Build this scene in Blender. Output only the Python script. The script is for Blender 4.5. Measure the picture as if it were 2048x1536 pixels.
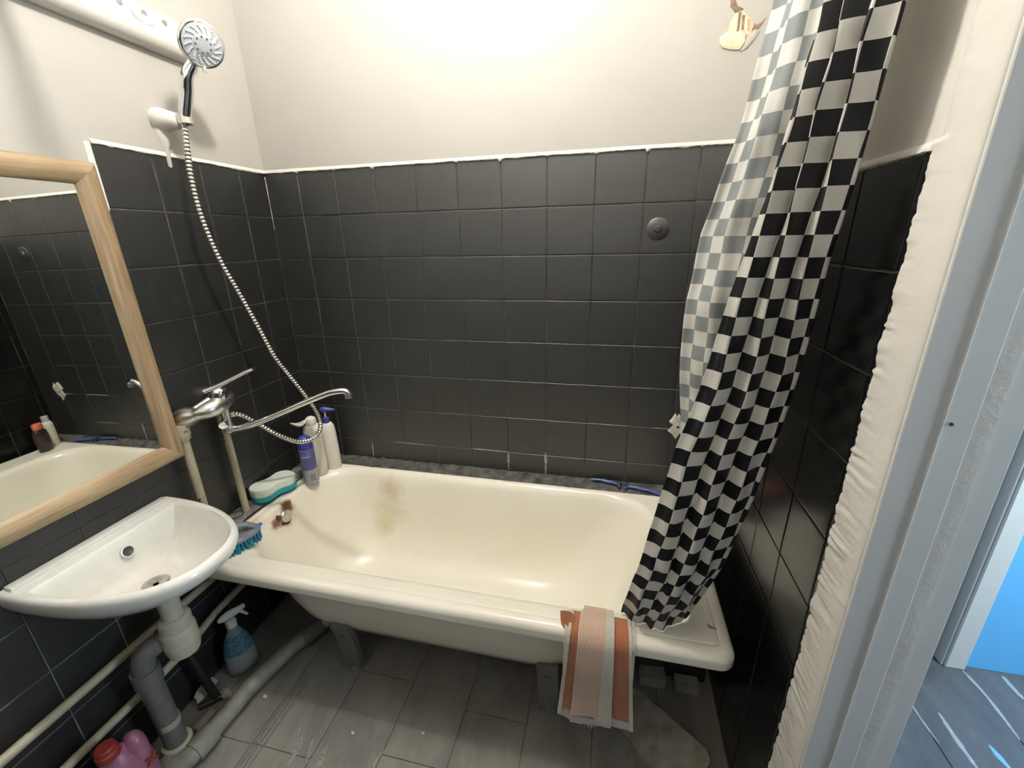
import bpy, bmesh, math, random
from mathutils import Vector, Matrix
random.seed(7)
S = bpy.context.scene
COL = S.collection
for o in list(bpy.data.objects): bpy.data.objects.remove(o, do_unlink=True)

# ------------------------------------------------------------------ camera
FPX = 853.274
RM = ((0.974909, 0.221572, -0.021405), (0.051642, -0.318655, -0.946463), (-0.216530, 0.921610, -0.322102))
CAM = Vector((1.25339, -1.47135, 1.38905))
cd = bpy.data.cameras.new('camera'); cam = bpy.data.objects.new('camera', cd); COL.objects.link(cam)
cd.sensor_fit = 'HORIZONTAL'; cd.sensor_width = 36.0; cd.lens = FPX * 36.0 / 2048.0; cd.clip_start = 0.02
r, d, fw = (Vector(a) for a in RM)
cam.matrix_world = Matrix(((r.x, -d.x, -fw.x, CAM.x), (r.y, -d.y, -fw.y, CAM.y), (r.z, -d.z, -fw.z, CAM.z), (0, 0, 0, 1)))
S.camera = cam
S.view_settings.view_transform = 'Standard'; S.view_settings.look = 'None'
S.view_settings.gamma = 1.0; S.view_settings.exposure = 0.76
S.view_settings.use_curve_mapping = False
W = bpy.data.worlds.new('world'); S.world = W; W.use_nodes = True
W.node_tree.nodes['Background'].inputs[0].default_value = (0.45, 0.6, 0.8, 1)
W.node_tree.nodes['Background'].inputs[1].default_value = 0.3
LAMP = Vector((0.84, -0.66, 2.45)); LAMP_STRENGTH = 385.0
# daylight reaching the hallway from a window further along it
ad = bpy.data.lights.new('hall_daylight', 'AREA'); ad.shape = 'RECTANGLE'; ad.size = 0.8; ad.size_y = 1.3
ad.energy = 42; ad.color = (0.72, 0.88, 1.0)
al = bpy.data.objects.new('hall_daylight', ad); COL.objects.link(al)
al.location = (3.35, -1.05, 1.5); al.rotation_euler = (math.radians(90), 0, math.radians(38))

def at(u, v, axis, val):
    "pixel -> point on a plane that the thing touches"
    a, b = (u - 1024) / FPX, (v - 768) / FPX
    dr = r * a + d * b + fw
    t = (val - CAM[axis]) / dr[axis]
    return CAM + dr * t

# ------------------------------------------------------------------ materials
MATS = {}
def new_mat(name):
    m = bpy.data.materials.new(name); m.use_nodes = True
    nt = m.node_tree; b = nt.nodes['Principled BSDF']
    MATS[name] = m
    return m, nt, b
def N(nt, t, **kw):
    n = nt.nodes.new(t)
    for k, v in kw.items(): setattr(n, k, v)
    return n
def ramp(nt, fac, stops, interp='LINEAR'):
    n = nt.nodes.new('ShaderNodeValToRGB'); n.color_ramp.interpolation = interp
    cr = n.color_ramp
    while len(cr.elements) < len(stops): cr.elements.new(0.5)
    for e, (p, c) in zip(cr.elements, stops):
        e.position = p; e.color = (c[0], c[1], c[2], 1) if not isinstance(c, (int, float)) else (c, c, c, 1)
    nt.links.new(fac, n.inputs[0]); return n.outputs[0]
def noise(nt, scale, detail=4, rough=0.6, vec=None, dist=0.0):
    n = nt.nodes.new('ShaderNodeTexNoise'); n.inputs['Scale'].default_value = scale
    n.inputs['Detail'].default_value = detail; n.inputs['Roughness'].default_value = rough
    n.inputs['Distortion'].default_value = dist
    if vec is not None: nt.links.new(vec, n.inputs['Vector'])
    return n.outputs['Fac']
def position(nt): return nt.nodes.new('ShaderNodeNewGeometry').outputs['Position']
def objco(nt): return nt.nodes.new('ShaderNodeTexCoord').outputs['Object']
def mapping(nt, vec, scale=(1, 1, 1), loc=(0, 0, 0), rot=(0, 0, 0)):
    n = nt.nodes.new('ShaderNodeMapping'); nt.links.new(vec, n.inputs[0])
    n.inputs['Scale'].default_value = scale; n.inputs['Location'].default_value = loc; n.inputs['Rotation'].default_value = rot
    return n.outputs[0]
def math_(nt, op, a, b=None, c=None, clamp=False):
    n = nt.nodes.new('ShaderNodeMath'); n.operation = op; n.use_clamp = clamp
    for i, x in enumerate((a, b, c)):
        if x is None: continue
        if isinstance(x, (int, float)): n.inputs[i].default_value = x
        else: nt.links.new(x, n.inputs[i])
    return n.outputs[0]
def mix(nt, fac, a, b):
    n = nt.nodes.new('ShaderNodeMix'); n.data_type = 'RGBA'
    for i, x in ((0, fac), (6, a), (7, b)):
        if isinstance(x, (int, float)): n.inputs[i].default_value = x
        elif isinstance(x, tuple): n.inputs[i].default_value = (x[0], x[1], x[2], 1)
        else: nt.links.new(x, n.inputs[i])
    return n.outputs[2]
def bump(nt, b, h, strength=0.3, dist=0.002):
    n = nt.nodes.new('ShaderNodeBump'); n.inputs['Strength'].default_value = strength; n.inputs['Distance'].default_value = dist
    nt.links.new(h, n.inputs['Height']); nt.links.new(n.outputs[0], b.inputs['Normal']); return n
def plain(name, col, rough=0.5, metal=0.0, var=0.06, bump_s=0.0, scale=40, **kw):
    if name in MATS: return MATS[name]
    m, nt, b = new_mat(name)
    f = noise(nt, scale, 3, 0.6, objco(nt))
    lo = tuple(max(0, c * (1 - var)) for c in col); hi = tuple(min(1, c * (1 + var)) for c in col)
    nt.links.new(ramp(nt, f, ((0.3, lo), (0.7, hi))), b.inputs['Base Color'])
    b.inputs['Roughness'].default_value = rough; b.inputs['Metallic'].default_value = metal
    for k, v in kw.items(): b.inputs[k].default_value = v
    if bump_s: bump(nt, b, f, bump_s, 0.001)
    return m

def mat_plaster(name, col, bs=0.25, warm=0.05):
    m, nt, b = new_mat(name); p = position(nt)
    big = noise(nt, 3.0, 4, 0.55, p); fine = noise(nt, 60, 4, 0.6, p); med = noise(nt, 14, 5, 0.6, p, 0.4)
    c = ramp(nt, big, ((0.3, tuple(x * (1 - warm) for x in col)), (0.7, col)))
    nt.links.new(c, b.inputs['Base Color']); b.inputs['Roughness'].default_value = 0.62
    h = math_(nt, 'ADD', math_(nt, 'MULTIPLY', med, 1.0), math_(nt, 'MULTIPLY', fine, 0.25))
    bump(nt, b, h, bs, 0.004); return m
PLASTER = mat_plaster('white_plaster', (0.405, 0.392, 0.362))
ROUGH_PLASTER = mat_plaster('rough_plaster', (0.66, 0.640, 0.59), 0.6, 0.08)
CEIL = mat_plaster('ceiling_paint', (0.82, 0.80, 0.76), 0.1)

def mat_black(name, rough, dust, bs=0.22, rv=1.0, spec=0.5, ior=1.5):
    m, nt, b = new_mat(name); p = position(nt)
    n1 = noise(nt, 5.0, 6, 0.65, p, 0.6); n2 = noise(nt, 260, 2, 0.5, p); n3 = noise(nt, 30, 5, 0.65, p)
    c = ramp(nt, n1, ((0.35, (0.0055, 0.0060, 0.0061)), (0.62, (0.0075, 0.0080, 0.0081)), (0.75, (dust, dust, dust * 0.97))))
    speck = ramp(nt, n2, ((0.775, 0.0), (0.79, 1.0)))
    rare = ramp(nt, noise(nt, 7.0, 2, 0.5, p), ((0.56, 0.0), (0.66, 1.0)))
    nt.links.new(mix(nt, math_(nt, 'MULTIPLY', speck, rare), c, (0.35, 0.34, 0.31)), b.inputs['Base Color'])
    nt.links.new(ramp(nt, n3, ((0.3, rough - 0.06 * rv), (0.7, rough + 0.06 * rv))), b.inputs['Roughness'])
    b.inputs['Specular IOR Level'].default_value = spec; b.inputs['IOR'].default_value = ior
    bump(nt, b, math_(nt, 'ADD', n3, math_(nt, 'MULTIPLY', n1, 0.6)), bs, 0.0025); return m
TILE_B = mat_black('black_painted_tile', 0.50, 0.015, 0.12, 0.8, 1.0, 1.60)
TILE_L = mat_black('matt_black_tile', 0.50, 0.016, 0.12, 1.0, 0.85)
TILE_R = mat_black('glossy_black_tile', 0.22, 0.011, 0.02, 0.3)
def mat_grout(name):
    m, nt, b = new_mat(name); p = position(nt)
    sx = nt.nodes.new('ShaderNodeSeparateXYZ'); nt.links.new(p, sx.inputs[0])
    n = noise(nt, 9, 6, 0.7, p)
    painted = ramp(nt, n, ((0.36, (0.016, 0.016, 0.016)), (0.54, (0.060, 0.060, 0.057)), (0.72, (0.17, 0.165, 0.15))))
    bare = ramp(nt, n, ((0.3, (0.06, 0.06, 0.055)), (0.7, (0.28, 0.27, 0.245))))
    low = ramp(nt, sx.outputs[2], ((0.50, 1.0), (0.60, 0.0)))
    nt.links.new(mix(nt, low, painted, bare), b.inputs['Base Color'])
    b.inputs['Roughness'].default_value = 0.7; bump(nt, b, n, 0.4, 0.003); return m
GROUT = mat_grout('tile_grout')

def mat_enamel():
    m, nt, b = new_mat('bath_enamel'); p = position(nt)
    base = ramp(nt, noise(nt, 4, 4, 0.6, p), ((0.3, (0.87, 0.835, 0.72)), (0.7, (0.90, 0.87, 0.77))))
    def blob(c, rad, seed, soft):
        v = nt.nodes.new('ShaderNodeVectorMath'); v.operation = 'DISTANCE'; nt.links.new(p, v.inputs[0]); v.inputs[1].default_value = c
        w = noise(nt, 40, 5, 0.7, mapping(nt, p, (1, 1, 1), (seed, seed, 0)))
        dd = math_(nt, 'ADD', v.outputs['Value'], math_(nt, 'MULTIPLY', math_(nt, 'SUBTRACT', w, 0.5), rad * 1.3))
        return ramp(nt, dd, ((rad * (1 - soft), 1.0), (rad, 0.0)))
    col = base
    for c, rad, seed, soft, cc, k in (((0.128, -0.345, 0.475), 0.034, 1, 0.45, (0.12, 0.05, 0.03), 1.0),
                                      ((0.148, -0.415, 0.452), 0.030, 4, 0.45, (0.14, 0.055, 0.03), 1.0),
                                      ((0.14, -0.38, 0.46), 0.075, 2, 0.9, (0.55, 0.33, 0.17), 0.35),
                                      ((0.405, -0.095, 0.42), 0.07, 3, 0.9, (0.62, 0.46, 0.27), 0.60),
                                      ((0.40, -0.115, 0.33), 0.10, 6, 0.95, (0.66, 0.55, 0.33), 0.5),
                                      ((0.375, -0.14, 0.26), 0.06, 8, 0.95, (0.62, 0.54, 0.24), 0.6),
                                      ((0.10, -0.47, 0.49), 0.05, 5, 0.9, (0.60, 0.42, 0.24), 0.45)):
        col = mix(nt, math_(nt, 'MULTIPLY', blob(c, rad, seed, soft), k), col, cc)
    nt.links.new(col, b.inputs['Base Color'])
    b.inputs['Roughness'].default_value = 0.13; b.inputs['Coat Weight'].default_value = 0.25; b.inputs['Coat Roughness'].default_value = 0.06
    bump(nt, b, noise(nt, 25, 3, 0.5, p), 0.05, 0.002); return m
ENAMEL = mat_enamel()
CERAMIC = plain('white_ceramic', (0.68, 0.67, 0.625), 0.12, var=0.03)
CHROME = plain('chrome', (0.82, 0.82, 0.82), 0.10, 1.0, var=0.03)
STEEL_OLD = plain('limescaled_chrome', (0.66, 0.65, 0.62), 0.30, 1.0, var=0.18, scale=60)
HOSE_M = plain('hose_steel', (0.62, 0.61, 0.57), 0.28, 1.0, var=0.08)
WHITE_P = plain('white_plastic', (0.60, 0.585, 0.55), 0.38, var=0.03)
CREAM_P = plain('cream_plastic', (0.44, 0.43, 0.33), 0.35, var=0.04)
GREY_P = plain('grey_drain_plastic', (0.12, 0.117, 0.11), 0.42, var=0.10)
def mat_paint_pipe():
    m, nt, b = new_mat('chipped_cream_paint'); p = position(nt)
    n = noise(nt, 26, 5, 0.7, mapping(nt, p, (1, 0.7, 0.5)))
    c = ramp(nt, n, ((0.30, (0.34, 0.31, 0.21)), (0.57, (0.40, 0.37, 0.265)), (0.615, (0.34, 0.31, 0.22)), (0.635, (0.05, 0.045, 0.04))))
    nt.links.new(c, b.inputs['Base Color']); b.inputs['Roughness'].default_value = 0.45; bump(nt, b, n, 0.3, 0.002); return m
PIPE = mat_paint_pipe()
def mat_wood(name, axis):
    m, nt, b = new_mat(name); p = position(nt)
    sc = {'y': (14, 1.2, 16), 'z': (14, 18, 1.2)}[axis]
    n1 = noise(nt, 2.2, 6, 0.65, mapping(nt, p, sc), 0.8); n2 = noise(nt, 12, 3, 0.6, mapping(nt, p, sc))
    f = math_(nt, 'ADD', math_(nt, 'MULTIPLY', n1, 0.8), math_(nt, 'MULTIPLY', n2, 0.2))
    c = ramp(nt, f, ((0.32, (0.20, 0.125, 0.07)), (0.45, (0.30, 0.205, 0.115)), (0.56, (0.385, 0.28, 0.165)), (0.70, (0.43, 0.33, 0.205))))
    nt.links.new(c, b.inputs['Base Color']); b.inputs['Roughness'].default_value = 0.42; bump(nt, b, n2, 0.08, 0.001); return m
WOOD_Y = mat_wood('oak_grain_horizontal', 'y'); WOOD_Z = mat_wood('oak_grain_upright', 'z')
def mat_mirror():
    m, nt, b = new_mat('mirror_silver')
    nt.links.new(ramp(nt, noise(nt, 8, 3, 0.5, objco(nt)), ((0.3, (0.80, 0.83, 0.80)), (0.7, (0.84, 0.86, 0.84)))), b.inputs['Base Color'])
    b.inputs['Metallic'].default_value = 1.0; b.inputs['Roughness'].default_value = 0.015; return m
MIRROR = mat_mirror()
def mat_floor(name, a, c2, sx=1.0):
    m, nt, b = new_mat(name); p = position(nt)
    n1 = noise(nt, 4.5, 6, 0.68, mapping(nt, p, (1.6, 0.7, 1)), 0.5); n2 = noise(nt, 26, 5, 0.7, mapping(nt, p, (2.0, 0.6, 1)))
    c = ramp(nt, n1, ((0.30, a), (0.66, c2)))
    dusty = ramp(nt, n2, ((0.60, 0.0), (0.74, 1.0)))
    nt.links.new(mix(nt, math_(nt, 'MULTIPLY', dusty, 0.35), c, (0.34, 0.33, 0.30)), b.inputs['Base Color'])
    nt.links.new(ramp(nt, n1, ((0.3, 0.42), (0.7, 0.62))), b.inputs['Roughness']); bump(nt, b, n2, 0.25, 0.0015); return m
FLOOR_M = mat_floor('grey_floor_plank', (0.145, 0.133, 0.118), (0.27, 0.25, 0.222))
HALL_FLOOR = mat_floor('hall_floor_plank', (0.095, 0.098, 0.104), (0.16, 0.163, 0.17))
FGROUT = plain('floor_joint', (0.22, 0.215, 0.20), 0.8, var=0.3)
CEMENT = plain('grey_mortar', (0.075, 0.073, 0.068), 0.8, var=0.75, bump_s=0.8, scale=30)
JAMB = mat_plaster('door_frame_paint', (0.60, 0.60, 0.575), 0.06)
BLUE_W = mat_plaster('blue_wall_paint', (0.13, 0.47, 0.85), 0.12)
HALLW = mat_plaster('hall_wall_paint', (0.42, 0.43, 0.44), 0.1)
DARKB = plain('dark_parts_and_shade', (0.05, 0.048, 0.05), 0.5)  # dark small parts, and painted shade in gaps and recesses

# ------------------------------------------------------------------ mesh helpers
class MB:
    def __init__(s): s.v = []; s.f = []; s.uv = None
    def add(s, v, f):
        k = len(s.v); s.v += [Vector(a) for a in v]; s.f += [tuple(i + k for i in a) for a in f]; return s
    def box(s, lo, hi, bev=0.0, M=None, seg=1):
        bm = bmesh.new(); bmesh.ops.create_cube(bm, size=1.0)
        c = [(lo[i] + hi[i]) / 2 for i in range(3)]; e = [hi[i] - lo[i] for i in range(3)]
        for v in bm.verts: v.co = Vector([v.co[i] * e[i] + c[i] for i in range(3)])
        if bev > 0: bmesh.ops.bevel(bm, geom=list(bm.edges), offset=bev, segments=seg, affect='EDGES', profile=0.6)
        bm.verts.index_update()
        V = [(M @ v.co if M else v.co.copy()) for v in bm.verts]; F = [[v.index for v in f.verts] for f in bm.faces]
        bm.free(); return s.add(V, F)
    def rings(s, rs, closed=True, cap0=True, cap1=True):
        n = len(rs[0]); V = [p for q in rs for p in q]; F = []
        for i in range(len(rs) - 1):
            for j in range(n if closed else n - 1):
                a, b2 = i * n + j, i * n + (j + 1) % n
                F.append((a, b2, b2 + n, a + n))
        if cap0 and closed: F.append(tuple(reversed(range(n))))
        if cap1 and closed: F.append(tuple((len(rs) - 1) * n + j for j in range(n)))
        return s.add(V, F)
    def tube(s, pts, rad, n=12, caps=True, flat=None):
        pts = [Vector(p) for p in pts]; m = len(pts)
        rad = [rad] * m if isinstance(rad, (int, float)) else rad
        tan = [(pts[min(i + 1, m - 1)] - pts[max(i - 1, 0)]).normalized() for i in range(m)]
        up = Vector((0, 0, 1)) if abs(tan[0].z) < 0.9 else Vector((1, 0, 0))
        x = tan[0].cross(up).normalized(); rs = []
        for i in range(m):
            x = (x - tan[i] * x.dot(tan[i])).normalized(); y = tan[i].cross(x)
            fx, fy = (1, 1) if flat is None else flat
            rs.append([pts[i] + (x * math.cos(2 * math.pi * k / n) * fx + y * math.sin(2 * math.pi * k / n) * fy) * rad[i] for k in range(n)])
        return s.rings(rs, True, caps, caps)
    def lathe(s, prof, base, axis=(0, 0, 1), n=24, sx=1.0, sy=1.0, xdir=None):
        a = Vector(axis).normalized()
        if xdir is not None: x = (Vector(xdir) - a * Vector(xdir).dot(a)).normalized()
        else: x = a.cross(Vector((0, 0, 1)) if abs(a.z) < 0.9 else Vector((1, 0, 0))).normalized()
        y = a.cross(x); b = Vector(base); rs = []
        for rr, h in prof:
            rr = max(rr, 1e-5)
            rs.append([b + a * h + (x * math.cos(2 * math.pi * k / n) * sx + y * math.sin(2 * math.pi * k / n) * sy) * rr for k in range(n)])
        return s.rings(rs)
    def prism(s, poly, thick, M=None):
        n = len(poly); V = [Vector((p[0], p[1], 0)) for p in poly] + [Vector((p[0], p[1], thick)) for p in poly]
        if M: V = [M @ v for v in V]
        F = [tuple(reversed(range(n))), tuple(range(n, 2 * n))] + [(i, (i + 1) % n, (i + 1) % n + n, i + n) for i in range(n)]
        return s.add(V, F)
WO = {}
def mesh_data(mb, mat, smooth=35, name='mesh'):
    me = bpy.data.meshes.new(name); me.from_pydata([tuple(v) for v in mb.v], [], mb.f)
    bm = bmesh.new(); bm.from_mesh(me); bmesh.ops.recalc_face_normals(bm, faces=bm.faces); bm.to_mesh(me); bm.free()
    for m in (mat if isinstance(mat, (list, tuple)) else [mat]): me.materials.append(m)
    if smooth:
        me.polygons.foreach_set('use_smooth', [True] * len(me.polygons)); me.set_sharp_from_angle(angle=math.radians(smooth))
    return me
def obj(name, mb, mat, parent=None, smooth=35, origin=None):
    "vertices in world coordinates; the origin goes to `origin` or the parent's"
    w = Vector(origin) if origin is not None else (WO[parent.name] if parent else Vector((0, 0, 0)))
    for v in mb.v: v -= w
    o = bpy.data.objects.new(name, mesh_data(mb, mat, smooth, name)); COL.objects.link(o)
    if parent: o.parent = parent; o.location = w - WO[parent.name]
    else: o.location = w
    WO[o.name] = w; return o
def tag(o, label, cat=None, group=None, kind=None):
    if label: o['label'] = label
    if cat: o['category'] = cat
    if group: o['group'] = group
    if kind: o['kind'] = kind
    return o
def thing(name, loc, label, cat, group=None):
    o = bpy.data.objects.new(name, None); COL.objects.link(o); o.location = loc; o.empty_display_size = 0.05
    WO[o.name] = Vector(loc); return tag(o, label, cat, group)
def struct(name, mb, mat, label, cat, smooth=35):
    return tag(obj(name, mb, mat, None, smooth), label, cat, None, 'structure')
def catmull(P, sub=8):
    P = [Vector(p) for p in P]; out = []
    for i in range(len(P) - 1):
        a, b2, c, e = P[max(i - 1, 0)], P[i], P[i + 1], P[min(i + 2, len(P) - 1)]
        for k in range(sub):
            t = k / sub
            out.append(0.5 * ((2 * b2) + (c - a) * t + (2 * a - 5 * b2 + 4 * c - e) * t * t + (3 * b2 - a - 3 * c + e) * t ** 3))
    out.append(P[-1]); return out
def interp(tab, x):
    if x <= tab[0][0]: return tab[0][1]
    for (x0, y0), (x1, y1) in zip(tab, tab[1:]):
        if x <= x1:
            t = (x - x0) / (x1 - x0)
            return tuple(a + (b2 - a) * t for a, b2 in zip(y0, y1)) if isinstance(y0, tuple) else y0 + (y1 - y0) * t
    return tab[-1][1]

# ------------------------------------------------------------------ the room shell
XR, YF, ZC, TT = 1.635, -1.95, 2.62, 1.633      # right wall, wall behind the viewer, ceiling, tile top
YD0, YD1 = -1.66, -0.868                        # door opening in the right wall
TP = 0.1492                                     # tile pitch
G = 0.006                                       # tiles stand this far off the wall core
struct('floor', MB().box((-0.15, -2.7, -0.10), (3.6, 0.35, -0.004)), FGROUT, 'grey plank floor with pale joints', 'floor')
FLOOR = bpy.data.objects['floor']
struct('ceiling', MB().box((-0.15, YF - .1, ZC), (XR + .11, 0.1, ZC + 0.1)), CEIL, 'white ceiling above the bathroom', 'ceiling')
WALL_B = struct('wall_back', MB().box((-0.12, 0.0016, 0.0), (XR + 0.1, 0.12, TT)).box((-0.12, -0.001, TT - .002), (XR + .1, .12, ZC)), [GROUT, PLASTER],
                'back wall above the bath, black tiles under cream plaster', 'wall')
WALL_L = struct('wall_left', MB().box((-0.12, YF, 0.0), (-0.0016, 0.0016, TT)).box((-0.12, YF, TT - .002), (0.001, 0.0, ZC)).box((-.12, YF, 1.4835), (0.0012, -0.5575, TT)), [GROUT, PLASTER],
                'left wall with black tiles, mirror and shower', 'wall')
mbr = MB().box((XR + 0.0024, -0.80, 0.0), (XR + 0.10, 0.0016, 1.4835)).box((XR, -0.80, 1.4825), (XR + 0.10, 0.0, ZC))
mbr.box((XR, YF, 0), (XR + 0.10, YD0, ZC)).box((XR, YD0, 2.10), (XR + .10, -0.80, ZC))
WALL_R = struct('wall_right', mbr, [GROUT, ROUGH_PLASTER], 'right wall with glossy black tiles behind the curtain', 'wall')  # upper plaster lighter than the other walls, standing in for bounced light
WALL_F = struct('wall_front', MB().box((-0.12, YF - 0.1, 0), (XR + .1, YF, 1.48)).box((-0.12, YF - 0.1, 1.48), (XR + .1, YF - .001, ZC)), [TILE_B, CEIL], 'plain wall behind the viewer', 'wall')
for w_, first in ((WALL_B, 6), (WALL_L, 6), (WALL_R, 6), (WALL_F, 6)):
    w_.data.polygons.foreach_set('material_index', [0 if i < first else 1 for i in range(len(w_.data.polygons))])

# tiles: bevelled, a little uneven, one object each
tile_cache = {}
def tile_mesh(w_, h, mat):
    k = (round(w_, 3), round(h, 3), mat.name)
    if k not in tile_cache:
        g = 0.0013; t = 0.0062; bv = 0.0014
        x0, x1, y0, y1 = -w_ / 2 + g, w_ / 2 - g, -h / 2 + g, h / 2 - g
        def ring(i, z): return [(x0 + i, y0 + i, z), (x1 - i, y0 + i, z), (x1 - i, y1 - i, z), (x0 + i, y1 - i, z)]
        mb = MB().rings([[Vector(p) for p in q] for q in (ring(0, -0.001), ring(0, t - bv), ring(bv * .8, t - bv * .15), ring(bv * 3.0, t))], True, False, True)
        tile_cache[k] = mesh_data(mb, mat, 0, 'tile')
    return tile_cache[k]
def put_tile(wall, cx, cy, cz, w_, h, mat, frame):
    o = bpy.data.objects.new('tile', tile_mesh(w_, h, mat)); COL.objects.link(o); o.parent = wall
    j = Matrix.Rotation(random.gauss(0, 0.004), 4, 'X') @ Matrix.Rotation(random.gauss(0, 0.004), 4, 'Y')
    o.matrix_local = Matrix.Translation((cx, cy, cz)) @ frame @ j
FB = Matrix(((1, 0, 0, 0), (0, 0, -1, 0), (0, 1, 0, 0), (0, 0, 0, 1)))       # tile normal -y
FL = Matrix(((0, 0, 1, 0), (1, 0, 0, 0), (0, 1, 0, 0), (0, 0, 0, 1)))        # tile normal +x
FR = Matrix(((0, 0, -1, 0), (-1, 0, 0, 0), (0, 1, 0, 0), (0, 0, 0, 1)))      # tile normal -x
xs = [0.0] + [0.1365 + 0.15 * k for k in range(11)]; xs[-1] = XR
for i in range(len(xs) - 1):
    for k in range(8):
        z1 = TT - TP * k; z0 = z1 - TP
        if k == 7: z0 = 0.500
        put_tile(WALL_B, (xs[i] + xs[i + 1]) / 2, G, (z0 + z1) / 2, xs[i + 1] - xs[i], z1 - z0, TILE_B, FB)
ys = [0.0] + [-0.118 - 0.1465 * k for k in range(9)]
for i in range(len(ys) - 1):
    for k in range(0 if ys[i] > -0.55 else 1, 11):
        z1 = TT - TP * k; z0 = max(z1 - TP, 0.001)
        put_tile(WALL_L, -G, (ys[i] + ys[i + 1]) / 2, (z0 + z1) / 2, ys[i] - ys[i + 1], z1 - z0, TILE_L, FL)
ys = [0.0, -0.0285, -0.175, -0.3215, -0.468, -0.6145, -0.761, -0.792]
for i in range(len(ys) - 1):
    for k in range(10):
        z1 = 1.4835 - TP * k; z0 = max(z1 - TP, 0.001)
        put_tile(WALL_R, XR + G, (ys[i] + ys[i + 1]) / 2, (z0 + z1) / 2, ys[i] - ys[i + 1], z1 - z0, TILE_R, FR)

# white paint edges along the tile tops (ragged lower side, proud of the tiles)
def paint_edge(name, fn, length, drop, over, label, thick=0.004, step=0.006, drips=()):
    V0, V1 = [], []; n = int(length / step); rnd = random.Random(len(label)); w_ = 0.0
    top, bot = [], []
    for i in range(n + 1):
        s_ = length * i / n; w_ = 0.8 * w_ + rnd.gauss(0, 0.0007)
        dd = drop + w_ + sum(a * max(0, 1 - abs(s_ - c) / 0.006) for c, a in drips)
        top.append((s_, over)); bot.append((s_, -max(0.0005, dd)))
    rows = []
    for (s0, a), (s1, b2) in zip(top, bot):
        rows.append([fn(s0, a, -0.001), fn(s0, a, 0.0012), fn(s0, a * .2, thick), fn(s1, b2 * .5, thick), fn(s1, b2, thick * 0.45), fn(s1, b2, -0.001)])
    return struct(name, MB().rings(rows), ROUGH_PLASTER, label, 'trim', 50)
paint_edge('trim_1', lambda s, h, t: Vector((s, -t - 0.0004, TT + h)), XR, 0.0030, 0.009, 'white paint edge running along the top of the back wall tiles', 0.0045,
           drips=[(xs[i], 0.006 + 0.008 * ((i * 7) % 3 == 0)) for i in range(1, 11)])
paint_edge('trim_2', lambda s, h, t: Vector((t + 0.0004, -s, TT + h)), 0.5575, 0.003, 0.009, 'white paint edge along the raised tiles below the shower holder', 0.0045)
paint_edge('trim_3', lambda s, h, t: Vector((t + 0.0014, -0.5575 + h * .9 - .004, TT - s)), 0.155, 0.004, -0.014, 'short upright white paint edge beside the mirror corner', 0.006)
paint_edge('trim_4', lambda s, h, t: Vector((XR - t - 0.0004, -s, 1.4835 + h)), 0.79, 0.003, 0.009, 'white paint edge along the top of the right wall tiles', 0.0045)
def corner_bead():
    mb = MB()
    pts = [(-.0 + 0.003 + random.uniform(0, .001), -0.003, z / 50) for z in range(72, 82)]
    return mb.tube(pts, [max(.0004, 0.0017 - .00012 * (81 - i) + random.uniform(-.0004, .0004)) for i in range(72, 82)], 6)
struct('trim_5', corner_bead(), PLASTER, 'thin white paint drip down the tiled corner', 'trim')

# rough plaster strip between the tiles and the door frame
def strip():
    mb = MB(); rs = []; rnd = random.Random(4); e = 0.0
    for i in range(451):
        z = 2.10 * i / 450; e = 0.55 * e + rnd.gauss(0, 0.0012)
        ed = -0.778 + max(-.006, min(.007, e)) if z < 1.49 else -0.792
        b2 = rnd.gauss(0, 0.0011) if z < 1.3 else rnd.gauss(0, 0.0006)
        rough = 0.0 if z > 1.1 else 1.0
        x = XR - 0.012
        rs.append([Vector((XR + .09, ed, z)), Vector((XR - 0.001, ed, z)), Vector((x + .004 + b2, ed - 0.005, z)), Vector((x + b2 * 1.2, ed - 0.014, z)),
                   Vector((x + rough * rnd.gauss(0, .0012), -0.815, z)), Vector((x + rough * rnd.gauss(0, .0010), -0.838, z)), Vector((x + .001, -0.855, z)),
                   Vector((x + 0.0015, -0.866, z)), Vector((x + .004, -0.8695, z)), Vector((XR + .09, -0.8695, z))])
    return mb.rings(rs)
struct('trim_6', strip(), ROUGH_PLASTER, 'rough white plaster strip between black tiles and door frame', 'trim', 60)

# door frame (jamb faces the opening), lintel and far jamb out of view
jm = MB().box((XR - 0.008, YD1 - 0.006, 0.0), (XR + 0.066, YD1 + 0.02, 2.10), 0.0012)
DOOR = struct('door_1', jm, JAMB, 'grey-white painted door frame on the right', 'door frame')
obj('stop_bead', MB().box((XR + 0.030, YD1 - 0.0085, 0.0), (XR + 0.0325, YD1, 2.10), 0.0008), JAMB, DOOR)
obj('outer_jamb', MB().box((XR + 0.0765, YD1 + 0.001, 0.0), (XR + 0.122, YD1 + 0.04, 2.10), 0.002), JAMB, DOOR)
obj('frame_gap_shade', MB().box((XR + 0.062, YD1 + 0.006, 0.0), (XR + 0.080, YD1 + 0.03, 2.10)), DARKB, DOOR)  # dark filler, paints the shade in the groove between the jambs
obj('far_jamb', MB().box((XR - 0.008, YD0 - 0.02, 0.0), (XR + 0.12, YD0 + 0.006, 2.10), 0.003), JAMB, DOOR)
obj('lintel', MB().box((XR - 0.008, YD0, 2.08), (XR + 0.12, YD1, 2.12), 0.003), JAMB, DOOR)
obj('nail_head', MB().lathe([(0.0022, 0), (0.0022, .0016), (0.0005, .002)], (1.676, YD1 - .006, 1.158), (0, -1, 0), 8), DARKB, DOOR)

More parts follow.
